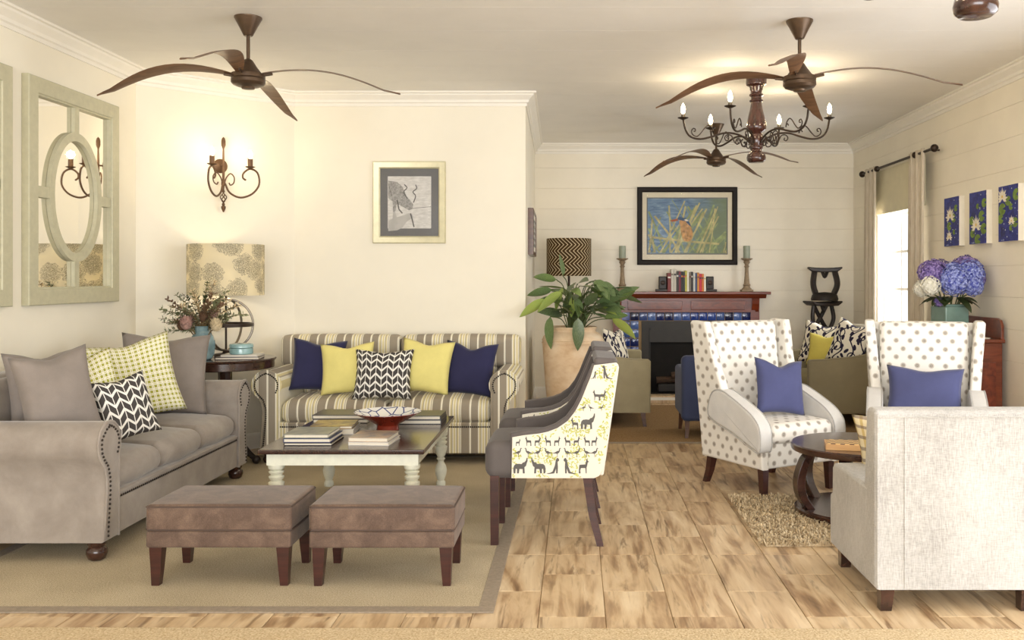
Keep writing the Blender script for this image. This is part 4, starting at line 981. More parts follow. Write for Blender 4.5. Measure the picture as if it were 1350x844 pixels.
# terracotta pot and plant
PX, PY = -0.035, 9.02
t = thing('terracotta_pot', 'large pale terracotta urn holding the leafy plant', 'pot', (PX, PY, 0))
MB().lathe([(0, 0), (.20, 0), (.215, .02), (.235, .2), (.262, .45), (.285, .75), (.295, .90), (.29, .955), (.255, .99), (.225, 1.005), (.222, 1.02), (.235, 1.045), (.228, 1.055), (.20, 1.05), (.195, 1.0), (.195, .96)], 40).build('body', 'terracotta', t, sharp=60)
for zz, rr in ((.93, .295), (.90, .297)): MB().tube([(rr*math.cos(2*PI*i/40), rr*math.sin(2*PI*i/40), zz) for i in range(40)], .006, 6, True).build('ridge', 'terracotta', t)
MB().lathe([(0, .985), (.195, .985), (.196, .97)], 30).build('soil', 'soil', t)
t = thing('potted_plant', 'broad-leaved green plant growing out of the terracotta urn', 'plant', (PX, PY, 0.99)); rn = random.Random(41)
def leaf_mesh(L, Wd, droop):
    mb = MB(); n = 8; vs = []; fs = []; uvs = []
    for i in range(n+1):
        s_ = i/n; w_ = Wd/2*math.sin(PI*min(1, s_**.8))**.75 if 0 < i < n else .001; zc = -droop*L*s_*s_
        vs += [(-w_, L*s_, zc+.12*w_), (0, L*s_, zc-.14*w_), (w_, L*s_, zc+.12*w_)]
    for i in range(n):
        for k in (0, 1):
            fs.append((i*3+k, i*3+k+1, i*3+k+4, i*3+k+3)); uvs.append([((k-1), i/n), (k, i/n), (k, (i+1)/n), ((k-1), (i+1)/n)])
    return mb.add(vs, fs, uvs)
lm0 = [leaf_mesh(.30, .115, .25), leaf_mesh(.25, .10, .1), leaf_mesh(.22, .085, .45)]; lmesh = [None]*3
def plant_leaf(base, mid, end, ang, droop, kind, roll):
    """stem from base to end, blade continuing from end"""
    MB().tube(catmull([base, mid, end], 5), .005, 5).build('stem', 'stem_green', t)
    if lmesh[kind] is None: o = lm0[kind].build('leaf', 'leaf_green', t, sharp=180); lmesh[kind] = o.data
    else: o = bpy.data.objects.new('leaf', lmesh[kind]); COL.objects.link(o); o.parent = t
    o.matrix_local = T(*end) @ RZ(math.degrees(ang)-90) @ RX(droop) @ RY(roll)
spec = [(-.23, -.50, .33, 188, -22, 0), (-.10, -.44, .40, 195, -28, 0), (-.21, -.26, .17, 231, -78, 0), (.05, -.34, .16, 278, -80, 0), (-.16, -.06, .52, 150, 8, 1), (-.10, .05, .56, 95, 60, 1), (-.20, .0, .42, 175, -10, 1)]
for (x, y, z_, a, dr, kd) in spec: plant_leaf((x*.15, y*.15, 0), (x*.5, y*.5, z_*.8), (x, y, z_), math.radians(a), dr, kd, 0 if dr < -70 else 55)
for i in range(58):
    a = rn.uniform(0, 2*PI); rr = rn.uniform(.05, .36); x = rr*math.cos(a)+.12; y = rr*math.sin(a)*.5-.04; z_ = rn.uniform(.12, .52)-.25*max(0, rr-.2)
    if x > .38: z_ -= .08
    if x < -.10: x = -.10
    an_ = math.atan2(y-.08, x-.08)+rn.uniform(-.6, .6); dr = rn.uniform(-60, 35); kd = rn.choice((0, 1, 1, 2)); Lf = (.30, .25, .22)[kd]
    # a blade that would dip below the rim while still over the pot is held up instead
    if z_+Lf*math.sin(math.radians(dr))-(.25, .1, .45)[kd]*Lf < .13 and math.hypot(x, y) < .34: z_ = max(z_, .22); dr = max(dr, 8)
    plant_leaf((x*.15, y*.15, 0), (x*.55, y*.55, z_*.85), (x, y, z_), an_, dr, kd, rn.uniform(-60, 60))

# ------------------------------------------------------------------ fireplace
FX, FY = 1.377, YF
t = thing('fireplace', 'mahogany fireplace with blue tiled surround on the far wall', 'fireplace', (FX, FY, 0))
MB().rbox(0, -.15, 1.335, 2.08, .30, .035, .008, 2, 1).build('mantel_shelf', 'mantel_wood', t)
MB().prism([(-.23, 1.27), (-.27, 1.317), (0, 1.317), (0, 1.27)], 1.98, M_YZ).build('moulding', 'mantel_wood', t, smooth=False)
MB().box(-.86, .86, -.20, -.01, 1.095, 1.27).build('frieze', 'mantel_wood', t, smooth=False)
for s_ in (-1, 1):
    p = MB().rbox(s_*.395, -.205, 1.18, .68, .02, .115, .006, 1, 1).build('panel', 'mantel_wood', t)
    MB().box(s_*.395-.315, s_*.395+.315, -.219, -.214, 1.14, 1.22).build('panel_field', 'sideboard_wood', p, smooth=False)
    MB().box(s_*.86-.055+.0*s_, s_*.86+.055, -.19, -.01, 0.06, 1.27).build('pilaster', 'mantel_wood', t, smooth=False)
    MB().prism([(-.19, 1.10), (-.24, 1.20), (-.25, 1.27), (-.19, 1.27)], .09, T(s_*.86, 0, 0) @ M_YZ).build('corbel', 'mantel_wood', t, smooth=False)
MB().box(-.805, .805, -.155, -.01, .06, 1.095).box(-.805, .805, -.16, -.155, .06, .065).build('tile_backing', 'grout', t, smooth=False)
tm = None; ts = .108
def ftile(x, z):
    global tm
    if tm is None: o = MB().rbox(0, 0, 0, ts-.006, .014, ts-.006, .004, 1, 1).build('tile', 'blue_tile', t); tm = o.data
    else: o = bpy.data.objects.new('tile', tm); COL.objects.link(o); o.parent = t
    o.location = (x, -.16, z)
for i in range(-7, 8): ftile(i*ts, 1.041-.0)
for s_ in (-1, 1):
    for c_ in (0, 1):
        for r_ in range(8): ftile(s_*(7*ts-c_*ts), .933-r_*ts)
MB().box(-.56, -.46, -.185, -.15, .09, .985).box(.46, .56, -.185, -.15, .09, .985).box(-.46, .46, -.185, -.15, .87, .985).build('insert_frame', 'dark_grey', t, smooth=False)
MB().box(-.46, .46, -.20, -.165, .72, .87).build('hood', 'dark_grey', t, smooth=False)
MB().box(-.46, .46, -.158, -.152, .10, .75).box(-.46, .46, -.36, -.16, .085, .10).build('firebox', 'fire_brick', t, smooth=False)
for s_ in (-1, 1): MB().box(s_*.46-.012, s_*.46+.012, -.19, -.155, .09, .9).build('firebox_side', 'black', t, smooth=False)
MB().rbox(0, -.27, .16, .74, .13, .11, .02, 2, 1).build('grate', 'black', t)
for i, (x, z_) in enumerate(((-.18, .25), (.12, .26), (.0, .31))): MB().tube([(x-.2, -.25-.02*i, z_), (x+.2, -.27, z_+.02)], .045, 10).build('log', 'log', t)
MB().rbox(0, -.29, .045, 1.9, .54, .09, .01, 2, 1).build('hearth', 'wood_tile', t)
MB().box(-.96, .96, -.566, -.561, .04, .075).build('hearth_trim', 'white_trim', t, smooth=False)
MZ = 1.3535
for x, lab in ((-.80, 'stone-coloured candlestick at the left end of the mantel'), (.765, 'stone-coloured candlestick at the right end of the mantel')):
    t = thing('candlestick', lab, 'candlestick', (FX+x, FY-.14, MZ), 0, 'candlesticks on the mantel')
    MB().rbox(0, 0, .012, .145, .145, .024, .004, 1, 1).build('foot', 'candlestick', t)
    MB().lathe([(.062, .024), (.062, .035), (.045, .05), (.04, .07), (.05, .08), (.036, .1), (.026, .2), (.022, .3), (.034, .315), (.022, .33), (.03, .35), (.042, .37), (.03, .385), (.055, .4), (.075, .41), (.072, .418), (0, .418)], 20).build('shaft', 'candlestick', t, sharp=40)
    tag(MB().lathe([(0, 0), (.04, 0), (.042, .004), (.042, .15), (.038, .156), (0, .152)], 20, T(FX+x, FY-.14, MZ+.4185)).build('candle', 'candle'), 'sage pillar candle on the %s mantel candlestick' % ('left' if x < 0 else 'right'), 'candle', 'candles on the mantel')
x = FX-.24; hs = [.24, .29, .29, .265, .265, .26, .255, .27, .25, .25, .255, .245, .24, .245, .23, .23, .22]
names = ['dark red', 'pale grey', 'off-white', 'dark brown', 'maroon', 'black', 'dark green', 'yellow-green', 'white', 'taupe', 'charcoal', 'light grey', 'blue', 'tan orange', 'bright red', 'orange', 'cream']
order = ['leftmost in the mantel row', 'second in the mantel row', 'third in the mantel row', 'fourth in the mantel row', 'fifth in the mantel row', 'sixth in the mantel row', 'seventh in the mantel row', 'eighth in the mantel row', 'ninth in the mantel row', 'tenth in the mantel row', 'eleventh in the mantel row', 'twelfth in the mantel row', 'thirteenth in the mantel row', 'fourteenth in the mantel row', 'fifteenth in the mantel row', 'sixteenth in the mantel row', 'rightmost in the mantel row']
for i in range(17):
    th = [.044, .032, .034, .030, .028, .026, .024, .026, .024, .026, .026, .026, .024, .026, .032, .026, .026][i]; h = hs[i]*.97
    t = thing('book', '%s upright book, %s' % (names[i], order[i]), 'book', (x+th/2, FY-.15, MZ), 0, 'upright books on the mantel')
    MB().rbox(0, -.002, h/2, th-.001, .16, h, .004, 1, 1).build('cover', 'book%d' % i, t)
    MB().box(-th/2+.003, th/2-.003, -.07, .0765, h, h+.0006).build('pages', 'page', t, smooth=False)
    MB().box(-th/2+.004, th/2-.004, -.0826, -.082, h*.72, h*.80).build('title_band', 'book%d' % ((i+8) % 17), t, smooth=False); x += th
for xx, lab in ((FX-.295, 'dark carved bookend at the left of the mantel books'), (x+.055, 'dark carved bookend at the right of the mantel books')):
    t = thing('bookend', lab, 'bookend', (xx, FY-.15, MZ), 0, 'bookends on the mantel'); s_ = 1 if xx > FX else -1
    MB().rbox(0, 0, .015, .14, .14, .03, .004, 1, 1, M=T(s_*.015, 0, 0)).build('base', 'ebony', t)
    MB().rbox(0, 0, .11, .095, .11, .16, .01, 2, 1, M=T(0, 0, 0)).build('block', 'ebony', t)
    MB().lathe([(.028, 0), (.03, .006), (.02, .01), (0, .01)], 16, T(0, -.054, .11) @ RX(90)).build('rosette', 'iron', t)

# ------------------------------------------------------------------ sideboard, vase, stools
t = thing('sideboard', 'reddish wooden sideboard against the right wall', 'sideboard', (3.295, 8.28, 0), -90)
L, D = 1.32, .42
MB().rbox(0, 0, .54, L-.04, D-.03, .90, .008, 1, 1).build('body', 'sideboard_wood', t)
MB().rbox(0, 0, 1.005, L, D, .03, .008, 2, 1).build('top', 'sideboard_wood', t)
MB().prism([(-L/2+.01, 1.02), (-L/2+.01, 1.13), (-L/2+.04, 1.175), (-L/2+.1, 1.19), (L/2-.1, 1.19), (L/2-.04, 1.175), (L/2-.01, 1.13), (L/2-.01, 1.02)], .025, T(0, D/2-.02, 0) @ M_XZ, bev=.004).build('gallery', 'sideboard_wood', t, sharp=40)
for s_ in (-1, 1):
    d_ = MB().rbox(s_*.315, -D/2+.012, .5, .60, .02, .78, .006, 1, 1).build('door', 'sideboard_wood', t)
    MB().sphere((s_*.05, -D/2-.012, .55), .014).build('knob', 'bronze', d_)
    MB().rbox(s_*(L/2-.02), 0, .5, .012, .28, .66, .004, 1, 1).build('end_panel', 'mantel_wood', t)
legs4(t, [(sx*(L/2-.06), sy*(D/2-.06)) for sx in (-1, 1) for sy in (-1, 1)], .095, .05, .04, 'sideboard_wood')
for i in range(2): tag(MB().rbox(3.30+.01*i, 7.82, 1.0225+.0045*i, .20, .28, .004, .001, 1, 1, M=None).build('paper_sheet', 'paper'), ('lower' if i == 0 else 'upper')+' white sheet of paper lying on the sideboard', 'paper')
HX, HY = 3.22, 8.05
t = thing('square_vase', 'square sage green vase holding the hydrangeas', 'vase', (HX, HY, 1.0205), 12)
MB().rbox(0, 0, .13, .225, .225, .26, .012, 2, 1).build('body', 'sage_vase', t)
MB().rbox(0, 0, .268, .19, .19, .02, .006, 1, 1).build('neck', 'sage_vase', t)
t = thing('hydrangea_bouquet', 'blue, violet and white hydrangeas in the square vase', 'flowers', (HX, HY, 1.30)); rn = random.Random(9)
def bloom(c_, r, mt):
    mb = MB(); n = 85
    for i in range(n):
        h = 1-2*(i+.5)/n; a = i*2.39996; rr = math.sqrt(1-h*h); d = Vector((rr*math.cos(a), rr*math.sin(a), h)); P = Vector(c_)+d*r*rn.uniform(.86, 1.06)
        u_ = d.orthogonal().normalized(); v_ = d.cross(u_); ph = rn.uniform(0, PI); s_ = r*.25
        for k in range(4):
            b_ = ph+k*PI/2; e = u_*math.cos(b_)+v_*math.sin(b_); f = u_*-math.sin(b_)+v_*math.cos(b_)
            mb.add([tuple(P), tuple(P+e*s_*.6+f*s_*.42+d*s_*.22), tuple(P+e*s_+d*s_*.1), tuple(P+e*s_*.6-f*s_*.42+d*s_*.22)], [(0, 1, 2, 3)])
    o = mb.build('bloom', mt, t, smooth=False)
    MB().sphere(c_, r*.84, n=10, k=6).build('bloom_core', mt, o)
    MB().tube([(c_[0]*.25, c_[1]*.25, -.06), (c_[0]*.6, c_[1]*.6, c_[2]*.4), (c_[0], c_[1], c_[2]-r*.6)], .006, 5).build('stem', 'stem_green', t)
for c_, r, mt in (((-.02, -.14, .20), .125, 'petal_blue'), ((.15, -.06, .25), .125, 'petal_blue'), ((.02, .0, .26), .10, 'petal_blue'), ((-.16, -.02, .26), .12, 'petal_violet'), ((.16, .05, .30), .12, 'petal_violet'), ((-.05, .10, .26), .12, 'petal_violet'), ((.18, -.05, .22), .10, 'petal_violet'), ((-.215, -.12, .155), .082, 'petal_white'), ((-.25, -.03, .13), .07, 'petal_white'), ((.14, -.14, .16), .09, 'petal_blue'), ((-.14, -.12, .02), .04, 'petal_violet')): bloom(c_, r, mt)
for i in range(14):
    a = rn.uniform(0, 2*PI); o = leaf_mesh(.17, .10, .5).build('leaf', 'dark_leaf', t, sharp=180); o.matrix_local = T(.08*math.cos(a), .08*math.sin(a), .05) @ RZ(math.degrees(a)-90) @ RX(rn.uniform(-20, 25))
def stool(label, z0, rz, dx):
    t = thing('carved_stool', label, 'stool', (3.03+dx, 11.45, z0), rz, 'stack of carved black stools in the corner'); H = .413
    top = [(-.205, .395), (-.20, .412), (-.1, .403), (0, .40), (.1, .403), (.20, .412), (.205, .395), (.15, .355), (0, .345), (-.15, .355)]
    MB().prism(top, .26, M_XZ, bev=.012).build('seat', 'ebony', t, sharp=40)
    MB().lathe([(0, 0), (.16, 0), (.165, .02), (.15, .07), (.11, .095), (0, .105)], 28).build('base', 'stool_seat', t, sharp=50)
    for (x0, x1, xm) in ((-.10, -.12, -.135), (.10, .12, .15)) + (() if 'topmost' in label else ((-.09, .09, 0.0), (.09, -.09, 0.0))):
        y = 0 if abs(x0) > .095 else .06
        MB().tube(catmull([(x0, y, .06), (xm, y, .2), (x1, y, .36)], 5), .036 if 'topmost' in label else .026, 8).build('leg', 'ebony', t)
    MB().tube(catmull([(-.03, -.03, .355), (0, -.03, .29), (.03, -.03, .355)], 5), .02, 8).build('loop', 'ebony', t)
for i, (lab, rz, dx) in enumerate((('lowest carved black stool of the corner stack', 20, 0), ('second carved black stool from the floor in the corner stack', -25, .01), ('carved black stool just under the top one in the corner stack', 15, -.01), ('topmost carved black stool of the corner stack', -12, .015))): stool(lab, i*.4155, rz, dx)

# ------------------------------------------------------------------ curtains, rod, blind
t = thing('curtain_rod', 'dark curtain rod with ball finials above the window', 'curtain rod', (3.42, 10.04, 2.765))
MB().tube([(0, -1.09, 0), (0, 1.09, 0)], .014, 10).build('rod', 'iron', t)
for s_ in (-1, 1):
    MB().sphere((0, s_*1.125, 0), .038).build('finial', 'iron', t)
    MB().tube([(0, s_*.98, 0), (.105, s_*.98, 0)], .009, 8).build('bracket', 'iron', t)
    MB().sphere((0, s_*.60-.02, 0), .034).build('ring', 'iron', t)
def curtain(label, y0, y1, n, seed):
    mb = MB(); rn = random.Random(seed); vs = []; fs = []; K = n*8; Z = 14
    for j in range(Z+1):
        s_ = j/Z; z_ = 2.80-2.76*s_; am = .022+.018*s_
        for i in range(K+1):
            u = i/K; vs.append((3.42-am*math.sin(u*n*2*PI+.3*math.sin(4*s_)), y0+(y1-y0)*u+.02*s_*math.sin(7*u), z_))
    for j in range(Z):
        for i in range(K): fs.append((j*(K+1)+i, j*(K+1)+i+1, (j+1)*(K+1)+i+1, (j+1)*(K+1)+i))
    o = mb.add(vs, fs).build('curtain', 'curtain', sharp=180); sd = o.modifiers.new('thickness', 'SOLIDIFY'); sd.thickness = .004
    tag(o, label, 'curtain', 'pale curtains at the window')
curtain('pale curtain at the far side of the window, near the corner', 10.64, 11.06, 3, 1)
curtain('pale curtain at the near side of the window, beside the lily pictures', 9.16, 9.60, 3, 2)
t = thing('roman_blind', 'cream fabric blind drawn over the top of the window', 'blind', (3.50, 10.13, 0))
for i in range(3): MB().rbox(0, 0, 2.34+.165*i, .012+.004*(i == 0), 1.54, .17, .005, 1, 1).build('fold', 'blind', t)
MB().rbox(.0, 0, 2.262, .02, 1.54, .02, .006, 1, 1).build('hem_bar', 'blind', t)
# ------------------------------------------------------------------ ceiling fans
def fan():
    t = thing('ceiling_fan', '', 'fan')
    MB().lathe([(.024, -.125), (.03, -.12), (.06, -.06), (.088, -.008), (.088, 0), (0, 0)], 28).build('canopy', 'bronze', t, sharp=40)
    MB().tube([(0, 0, -.11), (0, 0, -.30)], .012, 10).build('rod', 'bronze', t)
    MB().lathe([(.018, -.275), (.03, -.285), (.055, -.325), (.085, -.365), (.09, -.37)], 28).build('motor_cone', 'bronze', t, sharp=40)
    MB().lathe([(.09, -.37), (.106, -.372), (.108, -.378), (.108, -.40), (.103, -.405), (.108, -.41), (.108, -.43), (.095, -.446), (.07, -.455), (.045, -.458), (.04, -.47), (.018, -.474), (0, -.474)], 32).build('motor_housing', 'bronze', t, sharp=30)
    for k in range(4):
        n = 16; vs = []; fs = []
        for i in range(n+1):
            s_ = i/n; r = .10+.90*s_; ch = .035+.105*math.sin(PI*min(1, s_*1.02+.03))**.8*(1-.25*s_); ch = max(ch, .02) if i < n else .012
            sw = .07*math.sin(PI*s_)-.02; zc = -.372+.055*math.sin(PI*min(1, s_*1.15))-.135*s_**1.8; tw = math.radians(14-6*s_)
            for (c_, h_) in ((-.5, 0), (0, .006), (.5, 0), (0, -.006)):
                vs.append((r, sw+ch*c_*math.cos(tw), zc+ch*c_*math.sin(tw)+h_))
        for i in range(n):
            for j in range(4): fs.append((i*4+j, i*4+(j+1) % 4, (i+1)*4+(j+1) % 4, (i+1)*4+j))
        fs += [(3, 2, 1, 0), tuple(n*4+j for j in range(4))]
        b = MB().add(vs, fs, None, RZ(90*k)).build('blade', 'blade_wood', t, sharp=35)
        MB().tube([(.08, -.01, -.385), (.16, 0, -.372)], .009, 6, M=RZ(90*k)).build('blade_bracket', 'bronze', b)
    return t
f1 = fan(); f1.location = (-2.15, 6.11, CZ); tag(f1, 'bronze ceiling fan over the grey sofa', 'fan', 'bronze ceiling fans')
f2 = copy_tree(f1); f2.location = (1.48, 6.19, CZ); f2.rotation_euler = (0, 0, math.radians(-22)); f2['label'] = 'bronze ceiling fan above and in front of the chandelier'
f3 = copy_tree(f1); f3.location = (1.55, 10.35, CZ); f3.rotation_euler = (0, 0, math.radians(50)); f3['label'] = 'bronze ceiling fan hanging before the fireplace wall'

# ------------------------------------------------------------------ chandeliers
def chandelier():
    t = thing('chandelier', '', 'chandelier')
    MB().lathe([(.0, -.07), (.06, -.07), (.085, -.058), (.088, -.05), (.088, 0), (0, 0)], 32).build('canopy', 'turned_wood', t, sharp=40)
    MB().lathe([(.0, -.72), (.06, -.72), (.078, -.705), (.082, -.68), (.075, -.65), (.05, -.635), (.046, -.615), (.056, -.605), (.056, -.59), (.05, -.58), (.06, -.555), (.062, -.52), (.055, -.485), (.045, -.475), (.05, -.465), (.075, -.45), (.084, -.43), (.084, -.40), (.07, -.33), (.055, -.27), (.045, -.215), (.048, -.205), (.058, -.20), (.058, -.19), (.045, -.18), (.045, -.16), (.06, -.15), (.06, -.14), (.048, -.13), (.048, -.11), (.055, -.10), (.055, -.085), (.062, -.07)], 32).build('column', 'turned_wood', t, sharp=50)
    A = [(.045, -.565), (.10, -.51), (.18, -.475), (.28, -.47), (.38, -.50), (.48, -.52), (.56, -.50), (.605, -.44), (.625, -.345)]
    S1 = [(.395, -.46), (.385, -.445), (.37, -.45), (.365, -.47), (.375, -.43), (.405, -.404), (.435, -.42), (.47, -.465), (.505, -.497), (.54, -.485), (.553, -.455), (.54, -.43), (.522, -.435), (.522, -.452), (.535, -.454)]
    S2 = [(.165, -.535), (.15, -.525), (.138, -.54), (.15, -.56), (.18, -.555), (.195, -.525), (.215, -.49), (.25, -.485), (.27, -.51), (.255, -.535), (.237, -.525), (.243, -.51)]
    S3 = [(.10, -.56), (.09, -.55), (.08, -.56), (.09, -.585), (.12, -.58), (.13, -.545), (.115, -.52)]
    for k in range(6):
        R = RZ(60*k)
        a = MB().tube([(x, 0, z) for x, z in catmull(A, 5)], .0085, 8, M=R).build('arm', 'iron', t)
        for s_ in (S1, S2, S3): MB().tube([(x, 0, z) for x, z in catmull(s_, 4)], .005, 6, M=R).build('scroll', 'iron', a)
        P = R @ Vector((.625, 0, -.345))
        MB().lathe([(0, -.012), (.012, -.01), (.045, .004), (.047, .008), (.01, .002), (0, .002)], 20, T(*P)).build('drip_pan', 'iron', a)
        MB().lathe([(.0, .0), (.017, .0), (.017, .038), (.014, .04), (0, .04)], 14, T(*P)).build('candle_sleeve', 'lamp_steel', a)
        MB().lathe([(.008, .04), (.016, .055), (.02, .075), (.016, .10), (.006, .125), (0, .132)], 14, T(*P)).build('bulb', 'bulb', a)
        l = point_light('chandelier_light', tuple(P+Vector((0, 0, .085))), 4.2, (1, .82, .58), .03, t)
    return t
h1 = chandelier(); h1.location = (1.536, 7.97, CZ); tag(h1, 'dark turned wood chandelier with six lit scrolled iron arms', 'chandelier', 'wood and iron chandeliers')
h2 = copy_tree(h1); h2.location = (1.51, 3.53, CZ); h2['label'] = 'nearer chandelier, only its dark wooden knob showing at the top right edge'

# ------------------------------------------------------------------ wall sconce on the angled wall
wd = Vector((.725, .689)); wn = Vector((.689, -.725))
p = Vector((-3.61, 7.64))+wd*.70+wn*.0
t = thing('wall_sconce', 'two-light scrolled iron wall sconce beside the large mirror', 'wall lamp', (p.x, p.y, 2.34), 43.5)
MB().lathe([(0, 0), (.062, 0), (.062, .01), (.045, .022), (.015, .03), (0, .03)], 28, T(0, 0, .157) @ RX(90)).build('backplate', 'rust_iron', t)
MB().tube([(0, -.02, .157), (0, -.07, .157)], .008, 8).build('bracket', 'rust_iron', t)
MB().lathe([(.007, -.08), (.012, -.07), (.007, -.05), (.01, -.02), (.018, -.012), (.018, .012), (.01, .02), (.011, .15), (.007, .30), (.014, .32), (.018, .33), (.018, .37), (.013, .39), (0, .405)], 14, T(0, -.07, 0)).build('stem', 'rust_iron', t, sharp=40)
for k in range(4):
    MB().tube([(.026*math.sin(PI*i/8)*math.cos(k*PI/2+i*.35), -.07+.026*math.sin(PI*i/8)*math.sin(k*PI/2+i*.35), -.08-.085*i/8) for i in range(9)], .0045, 6).build('basket_wire', 'rust_iron', t)
MB().lathe([(0, -.25), (.006, -.245), (.018, -.215), (.02, -.20), (.01, -.19), (.014, -.178), (.006, -.165)], 14, T(0, -.07, 0)).build('finial', 'rust_iron', t)
A = [(.015, 0), (.06, -.08), (.16, -.122), (.27, -.09), (.335, -.01), (.32, .09), (.25, .125), (.19, .09), (.183, .05), (.21, .028)]
B = [(.012, .0), (.03, .05), (.075, .09), (.115, .06), (.11, .01), (.075, -.01), (.06, .01)]
for k in (-45, 45):
    R = T(0, -.07, 0) @ RZ(-90+k)
    a = MB().tube([(x*.93, 0, z) for x, z in catmull(A, 5)], .0085, 8, M=R).build('arm', 'rust_iron', t)
    MB().tube([(x*.8, 0, z) for x, z in catmull(B, 5)], .006, 6, M=R @ RZ(k*.9)).build('scroll', 'rust_iron', t)
    P = R @ Vector((.235, 0, .135))
    MB().lathe([(0, -.008), (.01, -.008), (.04, .006), (.042, .01), (.01, .004), (0, .004)], 20, T(*P)).build('drip_pan', 'rust_iron', a)
    MB().lathe([(0, 0), (.021, 0), (.021, .075), (.017, .078), (0, .078)], 14, T(*P)).build('candle_sleeve', 'rust_iron', a)
    MB().lathe([(.008, .078), (.016, .092), (.02, .11), (.014, .135), (0, .155)], 14, T(*P)).build('bulb', 'bulb', a)
    point_light('sconce_light', tuple(P+Vector((0, 0, .115))), 3.2, (1, .83, .58), .03, t)

# ------------------------------------------------------------------ mirrors on the left wall
def ring_frame(W, H, prof, M=None):
    """rectangular frame ring facing -Y; prof = (inset, y) outline"""
    mb = MB(); K = len(prof); vs = []; fs = []
    for (sx, sz) in ((-1, -1), (1, -1), (1, 1), (-1, 1)):
        for (i_, y) in prof: vs.append((sx*(W/2-i_), y, sz*(H/2-i_)))
    for c_ in range(4):
        for j in range(K): fs.append((c_*K+j, c_*K+(j+1) % K, ((c_+1) % 4)*K+(j+1) % K, ((c_+1) % 4)*K+j))
    return mb.add(vs, fs, None, M)
def mirror():
    t = thing('wall_mirror', '', 'mirror'); W, H = 1.20, 1.515
    ring_frame(W, H, [(0, 0), (0, -.045), (.006, -.05), (.105, -.05), (.11, -.04), (.12, -.04), (.12, -.012), (.12, 0)]).build('frame', 'mirror_frame', t, sharp=30)
    MB().box(-W/2+.115, W/2-.115, -.012, -.006, -H/2+.115, H/2-.115).build('mirror_glass', 'mirror', t, smooth=False)
    n = 64; vs = []; fs = []
    for i in range(n):
        a = 2*PI*i/n
        for (da, y) in ((0, -.013), (0, -.042), (-.06, -.042), (-.06, -.013)): vs.append(((.345+da)*math.cos(a), y, (.46+da)*math.sin(a)))
    for i in range(n):
        for j in range(4): fs.append((i*4+j, i*4+(j+1) % 4, ((i+1) % n)*4+(j+1) % 4, ((i+1) % n)*4+j))
    MB().add(vs, fs).build('oval_ring', 'mirror_frame', t, sharp=40)
    for s_ in (-1, 1):
        MB().box(s_*.41-.075, s_*.41+.075, -.04, -.013, -.037, .037).build('bar', 'mirror_frame', t, smooth=False)
        MB().box(-.03, .03, -.04, -.013, s_*.545-.095, s_*.545+.095).build('bar', 'mirror_frame', t, smooth=False)
    return t
m1 = mirror(); m1.location = (XL+.002, 6.665, 2.098); m1.rotation_euler = (0, 0, PI/2)
tag(m1, 'large sage-framed wall mirror with oval centre above the grey sofa', 'mirror', 'sage framed mirrors on the left wall')
m2 = copy_tree(m1); m2.location = (XL+.002, 5.295, 2.098); m2['label'] = 'second sage-framed mirror cut off at the left edge of the photo'

# ------------------------------------------------------------------ pictures
def flat(mb, pts, y): mb.add([(x, y, z) for x, z in pts], [tuple(range(len(pts)))])
def stroke(mb, pts, w_, y):
    for (a, b) in zip(pts, pts[1:]):
        a = Vector(a); b = Vector(b); d = (b-a); n_ = Vector((-d.y, d.x)).normalized()*w_/2
        flat(mb, [tuple(a-n_), tuple(b-n_), tuple(b+n_), tuple(a+n_)], y)
t = thing('framed_drawing', 'pencil drawing of a drinking antelope in a pale silver frame', 'picture', (-1.538, 8.599, 2.219))
ring_frame(.67, .755, [(0, 0), (0, -.02), (.008, -.03), (.055, -.022), (.067, -.012), (.067, 0)]).build('frame', 'silver_frame', t, sharp=20)
MB().box(-.27, .27, -.008, -.002, -.317, .317).build('mount', 'picture_mat', t, smooth=False)
pp = MB().box(-.20, .20, -.0095, -.008, -.24, .24).build('drawing', 'pencil_paper', t, smooth=False)
k_ = .00247
def cv(l): return [((x-451)*k_, -(y-584)*k_) for x, y in l]
mb = MB(); body = cv([(372, 503), (405, 508), (425, 525), (440, 560), (465, 590), (462, 608), (450, 614), (436, 606), (418, 596), (404, 590), (398, 620), (390, 620), (388, 580), (372, 568)]); flat(mb, body, -.0098)
mb.build('antelope', 'pencil_grey', pp, smooth=False)
mb = MB(); flat(mb, [(x, -.115-(z+.05)*.6) for x, z in body], -.0097); mb.build('reflection', 'pencil_pale', pp, smooth=False)
mb = MB()
for l in ([(443, 570), (430, 545), (442, 530), (432, 517)], [(466, 585), (474, 560), (464, 545), (478, 532), (474, 518)]): stroke(mb, [tuple(q[:2]) for q in catmull([(a, b, 0) for a, b in cv(l)], 5)], .010, -.0099)
stroke(mb, cv([(455, 606), (490, 604), (531, 600)]), .004, -.0098); stroke(mb, cv([(372, 512), (385, 560)]), .004, -.01); stroke(mb, cv([(405, 575), (412, 610), (425, 625)]), .012, -.0099); stroke(mb, cv([(455, 625), (462, 650), (468, 676)]), .012, -.0099)
mb.build('horns', 'pencil_dark', pp, smooth=False)
MB().box(-.27, .27, -.0125, -.012, -.317, .317).build('glazing', 'picture_glass', t, smooth=False)

